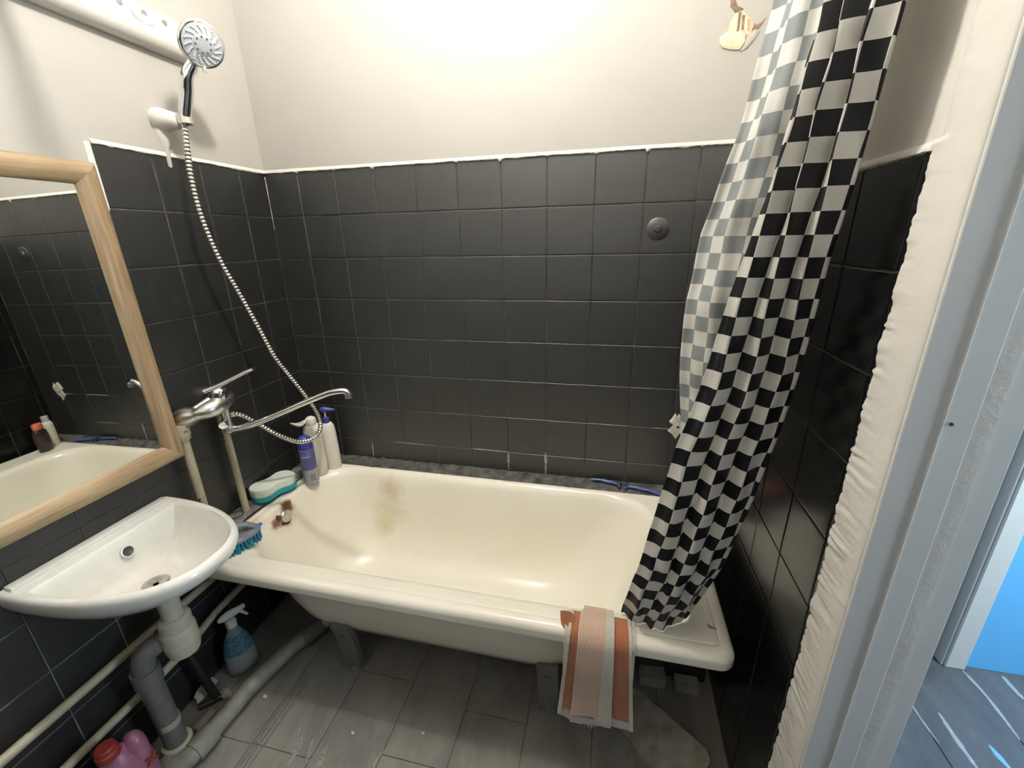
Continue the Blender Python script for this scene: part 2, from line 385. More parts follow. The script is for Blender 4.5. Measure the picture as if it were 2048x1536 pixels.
# hallway beyond
struct('wall_hall_blue', MB().box((2.44, -0.118, 0), (3.6, 0.0, 2.6)), BLUE_W, 'sky blue hallway wall seen through the door', 'wall')
struct('wall_hall_side', MB().box((XR + .1, 0.12, 0), (2.44, 0.2, 2.6)).box((XR + .1, -0.80, 0), (XR + .101, 0.12, 2.6)), HALLW, 'shaded hallway wall in the gap behind the door frame', 'wall')
struct('wall_hall_end', MB().box((3.5, -2.7, 0), (3.6, -0.118, 2.6)), HALLW, 'end wall of the hallway', 'wall')
struct('wall_hall_front', MB().box((XR + .1, -2.7, 0), (3.6, -2.6, 2.6)), HALLW, 'front wall of the hallway', 'wall')
struct('wall_hall_left', MB().box((XR + .08, -2.6, 0), (XR + .1, YF, 2.6)), HALLW, 'hallway wall beside the bathroom', 'wall')
struct('ceiling_hall', MB().box((XR + .1, -2.7, 2.6), (3.6, .2, 2.7)), CEIL, 'white hallway ceiling', 'ceiling')
DH = struct('door_2', MB().box((2.405, -0.135, 0.0), (2.463, -0.02, 2.1), 0.003), JAMB, 'pale door casing beside the blue hallway wall', 'door frame')
obj('casing_edge', MB().box((2.398, -0.128, 0.0), (2.406, -0.06, 2.1), 0.002), JAMB, DH)
obj('recess_shade', MB().box((2.372, -0.095, 0.0), (2.398, 0.1, 2.1), 0.002), DARKB, DH)  # added dark board, its colour stands in for shade in the recess
obj('gap_shade', MB().box((2.30, 0.02, 0.0), (2.372, 0.1, 2.1), 0.002), DARKB, DH)  # dark strip painting the shade deeper in the gap

# floor planks, staggered, running away from the viewer
pl_cache = {}
def plank(x0, x1, y0, y1, mat):
    g = 0.0013; mb = MB().box((x0 + g, y0 + g, -0.006), (x1 - g, y1 - g, 0.0), 0.0008)
    o = obj('plank', mb, mat, FLOOR, 30)
PX = [0.0, 0.095] + [0.290 + 0.195 * k for k in range(8)]
PX[-1] = min(PX[-1], XR)
off = [0.16, -0.823, -0.42, -0.95, -0.766, -0.60, -0.88, -0.50, -0.7]
for i in range(len(PX) - 1):
    y = off[i % len(off)]
    cuts = sorted(set([YF, 0.0] + [c for c in (y - 0.8, y - 0.4, y, y + 0.4, y + 0.8) if YF + .05 < c < -0.05]))
    for a, b2 in zip(cuts, cuts[1:]): plank(PX[i], PX[i + 1], a, b2, FLOOR_M)
hx = [XR, 1.755, 1.99, 2.225, 2.46, 2.695, 2.93, 3.165, 3.4, 3.5]
for i in range(len(hx) - 1):
    o_ = 0.35 * ((i * 5) % 3)
    cuts = [c for c in (-2.6, -1.9 + o_ * .5, -1.3 + o_ * .4, -0.55 - o_ * .3, 0.12)]
    for a, b2 in zip(cuts, cuts[1:]):
        if i == 0 and b2 > YD1: b2 = YD1
        if a < b2: plank(hx[i], hx[i + 1], a, min(b2, 0.12 if hx[i] < 2.4 else -0.118), HALL_FLOOR)
for x in (0.299, 0.312, 0.326):
    obj('ridge_strip', MB().box((x, -1.3, -0.001), (x + .0045, -0.60, 0.0025), 0.001), plain('ridge_grey', (0.16, 0.15, 0.135), 0.6, var=.3), FLOOR)
PALE = plain('pale_scuff', (0.42, 0.44, 0.45), 0.6, var=.2, scale=90)
def scuff(path, w_, mat=PALE):
    P = catmull(path, 5); mb = MB(); rs = []
    for i, p in enumerate(P):
        t = (P[min(i + 1, len(P) - 1)] - P[max(i - 1, 0)]).normalized(); nx = Vector((-t.y, t.x, 0))
        k = w_ * (0.35 + 0.65 * math.sin(math.pi * (i + .3) / (len(P) - .4))) * random.uniform(.75, 1.2)
        rs.append([p - nx * k, p - nx * k * .6 + Vector((0, 0, .0009)), p + nx * k * .6 + Vector((0, 0, .0009)), p + nx * k])
    mb.rings(rs); return obj('scuff', mb, mat, FLOOR, 50)
for q, w_ in ((((1877, 1425), (1910, 1475), (1960, 1545)), .007), (((1925, 1340), (1975, 1395), (2040, 1480)), .006), (((1813, 1392), (1840, 1435), (1880, 1490)), .003),
              (((2005, 1352), (2025, 1375), (2047, 1398)), .008)):
    scuff([at(u, v, 2, 0.0004) for u, v in q], w_)
scuff([at(u, v, 2, 0.0004) for u, v in ((1978, 1490), (1995, 1510), (2022, 1540))], .007, plain('blue_chip', (0.25, 0.55, 0.75), 0.5, var=.1))
DUST = plain('cement_smear', (0.24, 0.235, 0.215), 0.85, var=.4, scale=120)
for q, w_ in ((((600, 1455), (596, 1490), (575, 1530)), .012), (((655, 1490), (640, 1520), (625, 1545)), .010), (((575, 1425), (560, 1440), (545, 1460)), .007),
              (((628, 1470), (618, 1500), (612, 1530)), .006), (((768, 1500), (752, 1520), (745, 1540)), .006)):
    scuff([at(u, v, 2, 0.0004) for u, v in q], w_, DUST)
CRUMB = plain('plaster_crumb', (0.62, 0.60, 0.54), 0.8, var=.2)
def lump(c, rr, seed, sz=0.7):
    rnd = random.Random(seed); bm = bmesh.new(); bmesh.ops.create_icosphere(bm, subdivisions=2, radius=1)
    ph = [rnd.uniform(0, 6.28) for _ in range(6)]
    for v in bm.verts:
        k = 1 + .22 * math.sin(3 * v.co.x + ph[0]) * math.cos(2.6 * v.co.y + ph[1]) + .15 * math.sin(5 * v.co.z + ph[2] + 3 * v.co.x)
        v.co = Vector((v.co.x * k * rr[0], v.co.y * k * rr[1], v.co.z * k * rr[2] * sz)) + Vector(c)
    bm.verts.index_update(); mb = MB().add([v.co.copy() for v in bm.verts], [[v.index for v in f.verts] for f in bm.faces]); bm.free(); return mb
def crumb(u, v, s_, label, cat='crumb'):
    p = at(u, v, 2, 0.0); p.z = s_ * .55
    tag(obj('plaster_crumb', lump(p, (s_, s_ * .8, s_ * .8), u), CRUMB, None, 40), label, cat, 'plaster crumbs on the floor')
crumb(706, 1467, .005, 'small white plaster crumb at the edge of the bath shadow')
crumb(530, 1395, .007, 'plaster crumb beside the waste pipe under the bath')
crumb(846, 1467, .004, 'tiny pale crumb in the shade under the bath')

# ------------------------------------------------------------------ ledges of mortar round the bath
def ledge_back():
    rs = []; rnd = random.Random(2)
    for i in range(121):
        x = 0.05 + (XR - 0.05) * i / 120
        j = rnd.gauss(0, .0018); k = rnd.gauss(0, .002)
        rs.append([Vector((x, -0.0005, 0.455)), Vector((x, -0.0005, 0.506 + k)), Vector((x, -0.014, 0.5035 + j)), Vector((x, -0.030, 0.5000 + k)), Vector((x, -0.046 + j * 1.4, 0.4955 + j * .5)), Vector((x, -0.052 + k, 0.4915)), Vector((x, -0.052, 0.4908)), Vector((x, -0.0125, 0.4908)), Vector((x, -0.0125, 0.455))])
    return MB().rings(rs)
LB = struct('trim_7', ledge_back(), CEMENT, 'crumbly grey mortar bead along the back edge of the bath', 'trim', 45)
def ledge_left():
    rs = []; rnd = random.Random(3)
    for i in range(61):
        y = -0.002 - 0.60 * i / 60; j = rnd.gauss(0, .0014); w_ = 0.060 + 0.004 * math.sin(i * .4)
        rs.append([Vector((0.0005, y, 0.43)), Vector((0.0005, y, 0.505 + j)), Vector((0.018, y, 0.501 + j)), Vector((0.045, y, 0.498 + j * .6)), Vector((w_ - .008, y, 0.4945)), Vector((w_, y, 0.4918)), Vector((w_, y, .4908)), Vector((0.050, y, 0.4908)), Vector((0.050, y, 0.43))])
    return MB().rings(rs)
LL = struct('trim_8', ledge_left(), plain('pale_mortar', (0.15, 0.147, 0.138), 0.8, var=0.5, bump_s=0.7, scale=30), 'grey mortar ledge between the left wall and the bath', 'trim', 45)
# whitish grout streaks and chipped spots on the tiles
STREAK = plain('bare_grout_streak', (0.30, 0.29, 0.26), 0.8, var=.3, scale=90)
def streak(x0, z0, x1, z1, w_):
    n = 10; rs = []
    for i in range(n + 1):
        t = i / n; k = w_ * random.uniform(.6, 1.2) * (0.5 + .5 * math.sin(math.pi * min(.95, t + .12)))
        p = Vector((x0 + (x1 - x0) * t, -0.0012, z0 + (z1 - z0) * t)); dv = Vector((x1 - x0, 0, z1 - z0)).normalized(); nx = Vector((dv.z, 0, -dv.x))
        rs.append([p - nx * k, p - nx * k * .6 + Vector((0, -.0012, 0)), p + nx * k * .6 + Vector((0, -.0012, 0)), p + nx * k])
    obj('grout_streak', MB().rings(rs), STREAK, WALL_B, 50)
streak(1.0365, .60, 1.0365, .508, .0055); streak(.8865, .588, .8865, .508, .004); streak(.742, .5895, .883, .5895, .003)
streak(.2865, .575, .2865, .508, .004); streak(.40, .5895, .57, .588, .0014); streak(1.19, .5885, 1.33, .588, .0014)
streak(1.19, .7375, 1.33, .7375, .0016); streak(1.42, .7375, 1.486, .7375, .0016)

# chipped white patch, round wall plug, damaged plaster near the curtain
def blob_poly(n, rx, rz, seed, jag=.25):
    rnd = random.Random(seed); return [(rx * math.cos(2 * math.pi * i / n) * (1 + rnd.uniform(-jag, jag)), rz * math.sin(2 * math.pi * i / n) * (1 + rnd.uniform(-jag, jag))) for i in range(n)]
def wall_blob(name, x, z, rx, rz, mat, seed, t=.004, y=0.0, jag=.25, parent=WALL_B, n=26):
    poly = blob_poly(n, rx, rz, seed, jag); rs = []
    for k, dd in ((1.0, 0.0), (0.97, t * .55), (.8, t * .95), (.4, t * 1.1)):
        rs.append([Vector((x + a * k, y - dd, z + b2 * k)) for a, b2 in poly])
    return obj(name, MB().rings(rs), mat, parent, 50)
wall_blob('chipped_patch', 1.508, .755, .030, .042, plain('bare_plaster', (0.62, 0.60, 0.52), .85, var=.25), 5, .0035, -0.0008, .35)
wall_blob('chip_hole', 1.506, .748, .006, .006, DARKB, 6, .0045, -0.0010)
obj('wall_plug', MB().lathe([(0.034, 0.0), (0.034, 0.0015), (0.030, 0.0040), (0.012, 0.0050), (0.010, 0.0085), (0.004, 0.0095), (0.0035, 0.0075), (.0003, .0070)], (1.383, 0.0005, 1.408), (0, -1, 0), 28), TILE_B, WALL_B)
BROWN = plain('torn_brown_paper', (0.22, 0.15, 0.10), .8, var=.4, scale=80); TAN = plain('exposed_tan_plaster', (0.62, 0.50, 0.38), .85, var=.25, scale=70)
def patch_poly(name, px, mat, t, y=-0.001):
    P = [at(u, v, 1, 0.0) for u, v in px]; c = sum(P, Vector()) / len(P); rs = []
    for k, dd in ((1.0, 0.0), (.97, t * .6), (.75, t)):
        rs.append([Vector((c.x + (p.x - c.x) * k, y - dd, c.z + (p.z - c.z) * k)) for p in P])
    return obj(name, MB().rings(rs), mat, WALL_B, 50)
patch_poly('plaster_crack', [(1453, -12), (1462, 5), (1460, 14), (1470, 26), (1482, 26), (1487, 18), (1476, 14), (1472, 2), (1466, -12)], BROWN, .0012)
patch_poly('torn_edge', [(1506, 47), (1512, 50), (1524, 45), (1533, 34), (1520, 55), (1508, 66), (1500, 62)], BROWN, .001)
patch_poly('exposed_plaster', [(1472, 26), (1484, 21), (1494, 29), (1503, 42), (1509, 52), (1502, 68), (1494, 73), (1470, 74), (1456, 62), (1460, 45)], TAN, .0015)
for k, (u0, v0, u1, v1) in enumerate(((1480, 24, 1474, 66), (1487, 30, 1484, 62), (1497, 38, 1496, 64))):
    patch_poly('torn_strip', [(u0 - 3, v0), (u0 + 3, v0), (u1 + 3, v1), (u1 - 2, v1)], BROWN if k != 2 else plain('brick_dust', (.62, .30, .18), .8), .0022)
patch_poly('putty_dab', [(1440, 75), (1452, 66), (1466, 68), (1478, 63), (1490, 70), (1490, 84), (1478, 101), (1462, 101), (1445, 97), (1438, 88)], plain('yellow_putty', (0.66, 0.62, 0.44), .7, var=.2), .006)
patch_poly('paint_scab', [(1496, 72), (1510, 58), (1520, 62), (1508, 80), (1494, 97), (1480, 104), (1486, 92)], PLASTER, .003)

# ------------------------------------------------------------------ bathtub
def rrect(x0, x1, y0, y1, rr, z, nc=9, nx=16, ny=8):
    P = []
    for (cx, cy, a0), (ex, ey), n in (((x1 - rr, y1 - rr, 0), (-1, 0), nx), ((x0 + rr, y1 - rr, 90), (0, -1), ny), ((x0 + rr, y0 + rr, 180), (1, 0), nx), ((x1 - rr, y0 + rr, 270), (0, 1), ny)):
        for k in range(nc + 1):
            a = math.radians(a0 + 90 * k / nc); P.append(Vector((cx + rr * math.cos(a), cy + rr * math.sin(a), z)))
        L = (x1 - x0 - 2 * rr) if ex else (y1 - y0 - 2 * rr); e = P[-1].copy()
        for k in range(1, n): P.append(e + Vector((ex, ey, 0)) * L * k / n)
    return P
RZ = 0.490
OX0, OX1, OY0, OY1 = 0.052, 1.573, -0.683, -0.014
inner = [(RZ, .100, 1.444, -.622, -.058, .16), (RZ - .0001, .103, 1.441, -.619, -.061, .16), (.4885, .109, 1.434, -.613, -.067, .16), (.482, .117, 1.425, -.605, -.076, .16), (.468, .125, 1.415, -.596, -.085, .16),
         (.44, .137, 1.405, -.588, -.094, .16), (.36, .158, 1.375, -.579, -.108, .17), (.28, .180, 1.335, -.570, -.121, .18), (.22, .203, 1.295, -.558, -.138, .19),
         (.175, .232, 1.255, -.535, -.160, .19), (.145, .275, 1.21, -.500, -.195, .16), (.130, .33, 1.15, -.455, -.24, .11), (.124, .42, 1.06, -.40, -.30, .045)]
tub = thing('bathtub', (0.8, -0.36, 0.0), 'cream enamelled steel bathtub with rust stains', 'bathtub')
def orr(i, z, cr=.036): return rrect(OX0 + i, OX1 - i, OY0 + i, OY1 - i, max(.012, cr - i * .5), z)
rs = [orr(.010, .4475), orr(.004, .446), orr(.001, .450), orr(0, .455), orr(0, .470), orr(.001, .475), orr(.004, .481), orr(.0085, .4852), orr(.014, .4880), orr(.020, .4892),
      orr(.0275, .4896), orr(.0285, .4892), orr(.031, .4884), orr(.0335, .4884), orr(.036, .4893), orr(.038, .4898), orr(.046, .4899)]
rs += [rrect(x0, x1, y0, y1, rr, z) for z, x0, x1, y0, y1, rr in inner]
t6 = 0.005
ou = [orr(.010, .470)]
ou += [rrect(x0 - t6, x1 + t6, y0 - t6, y1 + t6, rr + t6, z - t6) for z, x0, x1, y0, y1, rr in inner[3:]]
ou[1] = rrect(inner[3][1] - .012, inner[3][2] + .012, inner[3][3] - .012, inner[3][4] + .012, .17, .472)
mbt = MB().rings(rs, True, False, True); mbt.rings(ou, True, False, True)
n_ = len(rs[0]); k0 = len(rs) * n_
mbt.f += [(j, (j + 1) % n_, k0 + (j + 1) % n_, k0 + j) for j in range(n_)]
basin = obj('basin', mbt, ENAMEL, tub, 60)
wn = basin.modifiers.new('weighted', 'WEIGHTED_NORMAL'); wn.keep_sharp = True; wn.weight = 80
RUST = plain('rust', (0.10, 0.042, 0.026), .85, var=.5, scale=120, bump_s=.6)
ovp = Vector((.1345, -.378, .452)); ovn = Vector((1, 0, .25)).normalized()
ov = obj('overflow_cap', MB().lathe([(.020, -.004), (.0225, .002), (.0225, .012), (.020, .0155), (.008, .0165), (.0005, .0165)], ovp, ovn, 28), STEEL_OLD, tub); tag(ov, 'scratched chrome overflow cap ringed by rust')
def rust_patch(seed, ang, rr):
    rnd = random.Random(seed); X = Vector((0, 1, 0)); Y = ovn.cross(X); poly = []
    for i in range(22):
        a = 2 * math.pi * i / 22; poly.append((math.cos(a) * rr[0] * (1 + rnd.uniform(-.35, .35)), math.sin(a) * rr[1] * (1 + rnd.uniform(-.35, .35))))
    c = ovp + X * math.cos(ang) * .026 + Y * math.sin(ang) * .026; rings = []
    for k, dd in ((1, -.003), (.95, .0012), (.6, .0022)):
        rings.append([c + (X * a + Y * b2) * k + ovn * dd for a, b2 in poly])
    return obj('rust_patch', MB().rings(rings), RUST, tub, 50)
rust_patch(3, math.radians(-75), (.014, .008)); rust_patch(8, math.radians(160), (.008, .011)); rust_patch(5, math.radians(-125), (.009, .006))
obj('drain_ring', MB().lathe([(.030, -.002), (.030, .002), (.024, .003), (.020, .0005), (.0005, -.001)], (.42, -.35, .1245), (0, 0, 1), 28), STEEL_OLD, tub)
chip = obj('enamel_chip', MB().prism([(0, 0), (.020, -.009), (.023, -.013), (.004, -.014)], .0006, Matrix.Translation((1.520, -.592, .4896))), plain('chip_grey', (.33, .31, .28), .8), tub)
LEG = plain('grey_steel_leg', (0.20, 0.20, 0.195), 0.45, metal=.2, var=.15)
def leg(x, front):
    s_ = 1 if front else -1; yc = -.347; mb = MB(); w_ = .031
    # bracket plate that hugs the underside, then a flat foot plate
    path = [(yc - s_ * (.235), .215), (yc - s_ * .215, .150), (yc - s_ * .205, .06), (yc - s_ * .203, .004)]
    rs_ = []
    for y, z in path:
        rs_.append([Vector((x - w_, y, z)), Vector((x + w_, y, z)), Vector((x + w_, y + s_ * .022, z)), Vector((x - w_, y + s_ * .022, z))])
    mb.rings(rs_); o = obj('leg', mb, LEG, tub, 30)
    obj('foot_pad', MB().lathe([(.018, 0), (.020, .004), (.016, .012), (.008, .014)], (x + .008, yc - s_ * .197, 0.0), (0, 0, 1), 16), LEG, o)
    obj('slot', MB().box((x - .012, yc - s_ * .2205 - .002, .170), (x + .010, yc - s_ * .2205 + .002, .1725)), DARKB, o)
for x in (.452, 1.128):
    for fr in (True, False): leg(x, fr)

# ------------------------------------------------------------------ washbasin and its waste
SB = thing('washbasin', (0.0, -0.83, .69), 'small white ceramic wall washbasin under the mirror', 'washbasin')
def dshape(a, b2, x0, z, n=48, ex=2.35, dy=0.0):
    "closed D outline: straight along the wall, superelliptic front"
    P = []
    for i in range(n + 1):
        t = math.pi * (i / n) - math.pi / 2; c, s_ = math.cos(t), math.sin(t)
        P.append(Vector((x0 + a * abs(c) ** (2 / ex), -0.83 + dy + b2 * math.copysign(abs(s_) ** (2 / ex), s_), z)))
    m = 16
    for i in range(1, m): P.append(Vector((x0, -0.83 + dy + b2 - 2 * b2 * i / m, z)))
    return P
so = [dshape(.16, .07, .010, .555), dshape(.23, .115, .006, .575), dshape(.30, .155, .003, .605), dshape(.345, .178, .001, .635), dshape(.366, .188, .001, .655), dshape(.374, .192, .001, .672),
      dshape(.375, .1925, .001, .682), dshape(.370, .190, .001, .690), dshape(.360, .184, .001, .693), dshape(.348, .176, .010, .690)]
def bowl(a, b2, x0, z, n=64, ex=2.5):
    return dshape(a, b2, x0, z, 48, ex)
so += [bowl(.300, .168, .052, .688), bowl(.292, .163, .058, .682), bowl(.282, .155, .062, .665), bowl(.262, .142, .068, .635), bowl(.225, .12, .076, .605), bowl(.165, .085, .09, .584), bowl(.09, .045, .115, .574), bowl(.045, .024, .135, .572)]
obj('bowl', MB().rings(so), CERAMIC, SB, 50)
obj('back_step', MB().box((.001, -1.006, .688), (.026, -.654, .699), .004, seg=2), CERAMIC, SB)
obj('drain_ring', MB().lathe([(.026, -.001), (.030, .003), (.026, .004), (.018, .001), (.0005, -.002)], (.155, -.83, .573), (0, 0, 1), 26), STEEL_OLD, SB)
ovb = obj('overflow_hole', MB().lathe([(.0125, -.006), (.0125, .0012), (.0115, .0016), (.0095, .0006), (.0004, -.003)], (.0735, -.815, .649), Vector((1, 0, .32)), 20), DARKB, SB); tag(ovb, 'dark round overflow hole')
obj('overflow_rim', MB().lathe([(.0150, -.006), (.0155, .0006), (.0130, .0014), (.0122, .0008), (.0122, -.006)], (.0735, -.815, .649), Vector((1, 0, .32)), 24), CERAMIC, SB)
TR = thing('bottle_trap', (.165, -.83, .42), 'cream plastic bottle trap hanging below the washbasin', 'trap')
tx, ty = .168, -.826
obj('tailpiece', MB().lathe([(.024, .435 - .42 + .02), (.024, .13), (.034, .135), (.036, .140)], (tx, ty, .42), (0, 0, 1), 24), CREAM_P, TR)
obj('collar_nut', MB().lathe([(.034, .0), (.037, .004), (.037, .028), (.031, .034), (.025, .036)], (tx, ty, .432), (0, 0, 1), 24), CREAM_P, TR)
obj('trap_body', MB().lathe([(.0005, -.082), (.020, -.082), (.036, -.072), (.0405, -.052), (.0405, .005), (.038, .012), (.030, .016)], (tx, ty, .42), (0, 0, 1), 28), CREAM_P, TR)
obj('seam_ring', MB().lathe([(.0405, 0), (.0414, .001), (.0414, .003), (.0405, .004)], (tx, ty, .385), (0, 0, 1), 28), CREAM_P, TR)
GP = thing('grey_drain_pipe', (.10, -.89, .0), 'grey plastic drain pipe with elbow rising beside the trap', 'pipe')
ex, ey, ez = .112, -.893, .365
arm = catmull([(tx - .03, ty - .012, .40), (.130, -.852, .395), (ex + .004, ey + .010, ez + .018), (ex, ey, ez - .02), (ex, ey, ez - .06)], 6)
obj('elbow', MB().tube(arm, .026, 18), GREY_P, GP)
obj('elbow_collar', MB().tube([arm[2], arm[5]], .031, 20), GREY_P, GP)
obj('socket', MB().tube([(ex, ey, ez - .02), (ex, ey, ez - .065)], .032, 20), GREY_P, GP)
obj('upright', MB().tube([(ex, ey, ez - .05), (ex + .006, ey + .004, .035)], .027, 20), GREY_P, GP)
obj('base_ring', MB().lathe([(.030, 0), (.036, .002), (.036, .012), (.030, .014)], (ex + .006, ey + .004, .052), (0, 0, 1), 24), CREAM_P, GP)
obj('base_socket', MB().lathe([(.034, 0.0), (.036, .03), (.034, .055)], (ex + .006, ey + .004, .0), (0, 0, 1), 24), GREY_P, GP)
obj('sticker', MB().tube([(ex + .0045, ey + .003, .135), (ex + .0048, ey + .0032, .155)], .0273, 20), plain('pipe_sticker', (.34, .29, .23), .6, var=.2), GP)
WP = thing('waste_pipe', (.17, -.75, .0), 'grey-cream waste pipe lying on the floor towards the bath', 'pipe')
OLD_P = plain('dirty_cream_plastic', (0.24, 0.228, 0.188), .5, var=.25, scale=25)
obj('floor_run', MB().tube([(.172, -.86, .036), (.180, -.70, .037), (.215, -.55, .040), (.262, -.46, .048)], .026, 18), OLD_P, WP)
obj('coupling', MB().tube([(.171, -.895, .036), (.174, -.835, .036)], .032, 20), OLD_P, WP)
obj('bend', MB().tube(catmull([(.171, -.885, .036), (.160, -.915, .034), (.140, -.93, .033), (.118, -.925, .032)], 5), .028, 18), OLD_P, WP)
obj('joint_sleeve', MB().tube([(.232, -.515, .043), (.268, -.45, .05)], .031, 18), GREY_P, WP)
obj('tub_outlet', MB().tube(catmull([(.262, -.46, .05), (.31, -.425, .075), (.37, -.39, .105), (.42, -.36, .118)], 5), .022, 16), CREAM_P, WP)

# painted supply pipes on the left wall
def pipe(name, pts, rad, label, parts=()):
    t = thing(name, pts[0], label, 'pipe')
    obj('pipe_run', MB().tube(catmull(pts, 4), rad, 14), PIPE, t)
    for nm, p, q, rr in parts: obj(nm, MB().tube([p, q], rr, 16), PIPE, t)
    return t
pipe('supply_pipe', [(.030, -1.60, .352), (.030, -1.13, .352), (.030, -.79, .357), (.030, -.60, .36)], .0115, 'upper horizontal cream pipe running under the washbasin')
pipe('supply_pipe', [(.030, -1.60, .205), (.030, -1.06, .205), (.030, -.76, .212), (.030, -.58, .245), (.030, -.20, .255)], .0115, 'lower horizontal cream pipe below the washbasin, paint chipped')
pipe('riser_pipe', [(.034, -.569, .36), (.034, -.569, .60), (.034, -.569, .878)], .0125, 'cream riser pipe beside the mirror corner, feeding the mixer',
     (('nut', (.034, -.569, .858), (.034, -.569, .893), .0215), ('collar', (.034, -.569, .846), (.034, -.569, .859), .0185)))
pipe('riser_pipe', [(.030, -.428, .49), (.030, -.428, .70), (.030, -.430, .92)], .0115, 'chipped cream riser pipe ending at the mortar ledge',
     (('collar', (.030, -.430, .825), (.030, -.430, .90), .015),))

# ------------------------------------------------------------------ mixer tap
MX = thing('mixer_tap', (.06, -.50, .92), 'chrome wall mixer tap with long swivel spout', 'tap')
obj('escutcheon', MB().lathe([(.014, -.034), (.028, -.029), (.031, -.014), (.029, .004), (.022, .018), (.019, .026), (.017, .032)], (.050, -.546, .910), Vector((.95, .10, .20)), 26), STEEL_OLD, MX)
obj('escutcheon', MB().lathe([(.014, -.028), (.027, -.024), (.031, -.008), (.028, .010), (.020, .024), (.017, .030)], (.036, -.420, .925), Vector((1, .0, .1)), 26), STEEL_OLD, MX)
body = catmull([(.062, -.545, .914), (.085, -.535, .920), (.098, -.510, .925), (.096, -.475, .930), (.085, -.44, .932), (.062, -.420, .928)], 5)
obj('body', MB().tube(body, [.016 + .011 * math.sin(math.pi * i / (len(body) - 1)) for i in range(len(body))], 20), STEEL_OLD, MX)
obj('inlet_ridge', MB().tube([(.074, -.545, .934), (.082, -.50, .946)], [.009, .012], 14), STEEL_OLD, MX)
obj('handle_base', MB().lathe([(.024, -.008), (.026, .004), (.024, .020), (.021, .030), (.012, .038), (.0005, .040)], (.092, -.475, .945), Vector((.15, .1, 1)), 26), CHROME, MX)
lev = catmull([(.070, -.490, .974), (.092, -.474, .982), (.125, -.452, .998), (.165, -.428, 1.018), (.185, -.416, 1.026)], 5)
rs_ = []
for i, p in enumerate(lev):
    t = i / (len(lev) - 1); w_ = .022 - .009 * t; h = .010 - .0045 * t; sd = Vector((-.45, .9, 0)).normalized(); up = Vector((-.3, -.15, .94)).normalized()
    rs_.append([p + sd * w_ * math.cos(a) + up * h * math.sin(a) for a in [2 * math.pi * k / 16 for k in range(16)]])
obj('lever', MB().rings(rs_), CHROME, MX, 50)
obj('outlet_column', MB().lathe([(.0125, 0), (.0135, .012), (.012, .02), (.014, .045), (.016, .085)], (.088, -.463, .838), (0, 0, 1), 20), STEEL_OLD, MX)
obj('diverter_stem', MB().tube([(.092, -.468, .868), (.104, -.490, .866)], .0065, 12), CHROME, MX)
obj('diverter_knob', MB().lathe([(.007, 0), (.0125, .004), (.0125, .016), (.010, .0185), (.0005, .019)], (.102, -.487, .866), Vector((.45, -.88, -.1)), 22), CHROME, MX)
obj('spout_nut', MB().lathe([(.0125, 0), (.0165, .004), (.0165, .020), (.0145, .024)], (.088, -.463, .824), (0, 0, 1), 20), STEEL_OLD, MX)
sp = catmull([(.090, -.462, .832), (.130, -.452, .838), (.20, -.434, .862), (.32, -.403, .912), (.40, -.382, .943), (.437, -.372, .951), (.458, -.366, .950), (.467, -.364, .940)], 6)
obj('spout', MB().tube(sp, [.0125 - .003 * min(1, i / 12) for i in range(len(sp))], 16), CHROME, MX)
obj('aerator', MB().lathe([(.0105, 0), (.0115, -.004), (.0112, -.014), (.008, -.015), (.0005, -.013)], (.466, -.3645, .942), (0, 0, 1), 20), STEEL_OLD, MX)
obj('hose_outlet', MB().tube([(.080, -.445, .876), (.090, -.425, .870)], .0085, 14), STEEL_OLD, MX)

# ------------------------------------------------------------------ shower hose, handset, holder, rail
hp = []
for u, v, x in ((462, 827, .085), (486, 832, .10), (520, 850, .12), (548, 866, .145), (575, 878, .165), (600, 884, .18), (622, 879, .192), (637, 866, .20), (641, 848, .20), (635, 828, .195), (620, 804, .185),
                (600, 778, .17), (574, 746, .15), (548, 712, .135), (515, 652, .115), (480, 590, .10), (445, 530, .09), (420, 478, .085), (398, 420, .08), (382, 355, .077), (375, 305, .076), (370, 262, .075), (369, 252, .075)):
    hp.append(at(u, v, 0, x))
fine = catmull(hp, 26); L = [0.0]
for a, b2 in zip(fine, fine[1:]): L.append(L[-1] + (b2 - a).length)
pitch = 0.0105; total = L[-1]; cnt = int(total / (pitch / 4)); cp, cr, k = [], [], 0
for i in range(cnt + 1):
    s_ = total * i / cnt
    while k < len(L) - 2 and L[k + 1] < s_: k += 1
    t = (s_ - L[k]) / max(1e-9, L[k + 1] - L[k]); cp.append(fine[k].lerp(fine[k + 1], t)); cr.append((.0060, .0078, .0084, .0078)[i % 4])
HS = tag(obj('shower_hose', MB().tube(cp, cr, 10), HOSE_M, None, 25, hp[0]), 'ribbed chrome shower hose looping from the mixer to the handset', 'hose')
hb = at(369, 250, 0, .075); hc = at(403, 88, 0, .182); fn_ = Vector((.80, -.42, -.43)).normalized()
SH = thing('hand_shower', hb, 'chrome hand shower with a round grey spray face', 'shower head')
neck = hc - fn_ * .034 + Vector((-.006, -.004, -.038))
hpts = catmull([hb, at(370, 222, 0, .086), at(373, 180, 0, .106), at(375, 148, 0, .124), neck], 6)
obj('handle', MB().tube(hpts, [.0125 + .004 * math.sin(math.pi * min(1, i / (len(hpts) - 1) * 1.1)) for i in range(len(hpts))], 16), CHROME, SH)
head = obj('head', MB().lathe([(.0005, -.040), (.020, -.038), (.038, -.028), (.048, -.014), (.0515, -.002), (.0515, .004), (.050, .007), (.047, .0085)], hc, fn_, 40), CHROME, SH)
FACE = plain('grey_spray_plate', (0.42, 0.46, 0.50), .35, var=.08); NOZ = plain('nozzle_rubber', (0.80, 0.82, 0.84), .4); NOZD = plain('nozzle_dark', (.10, .11, .12), .5)
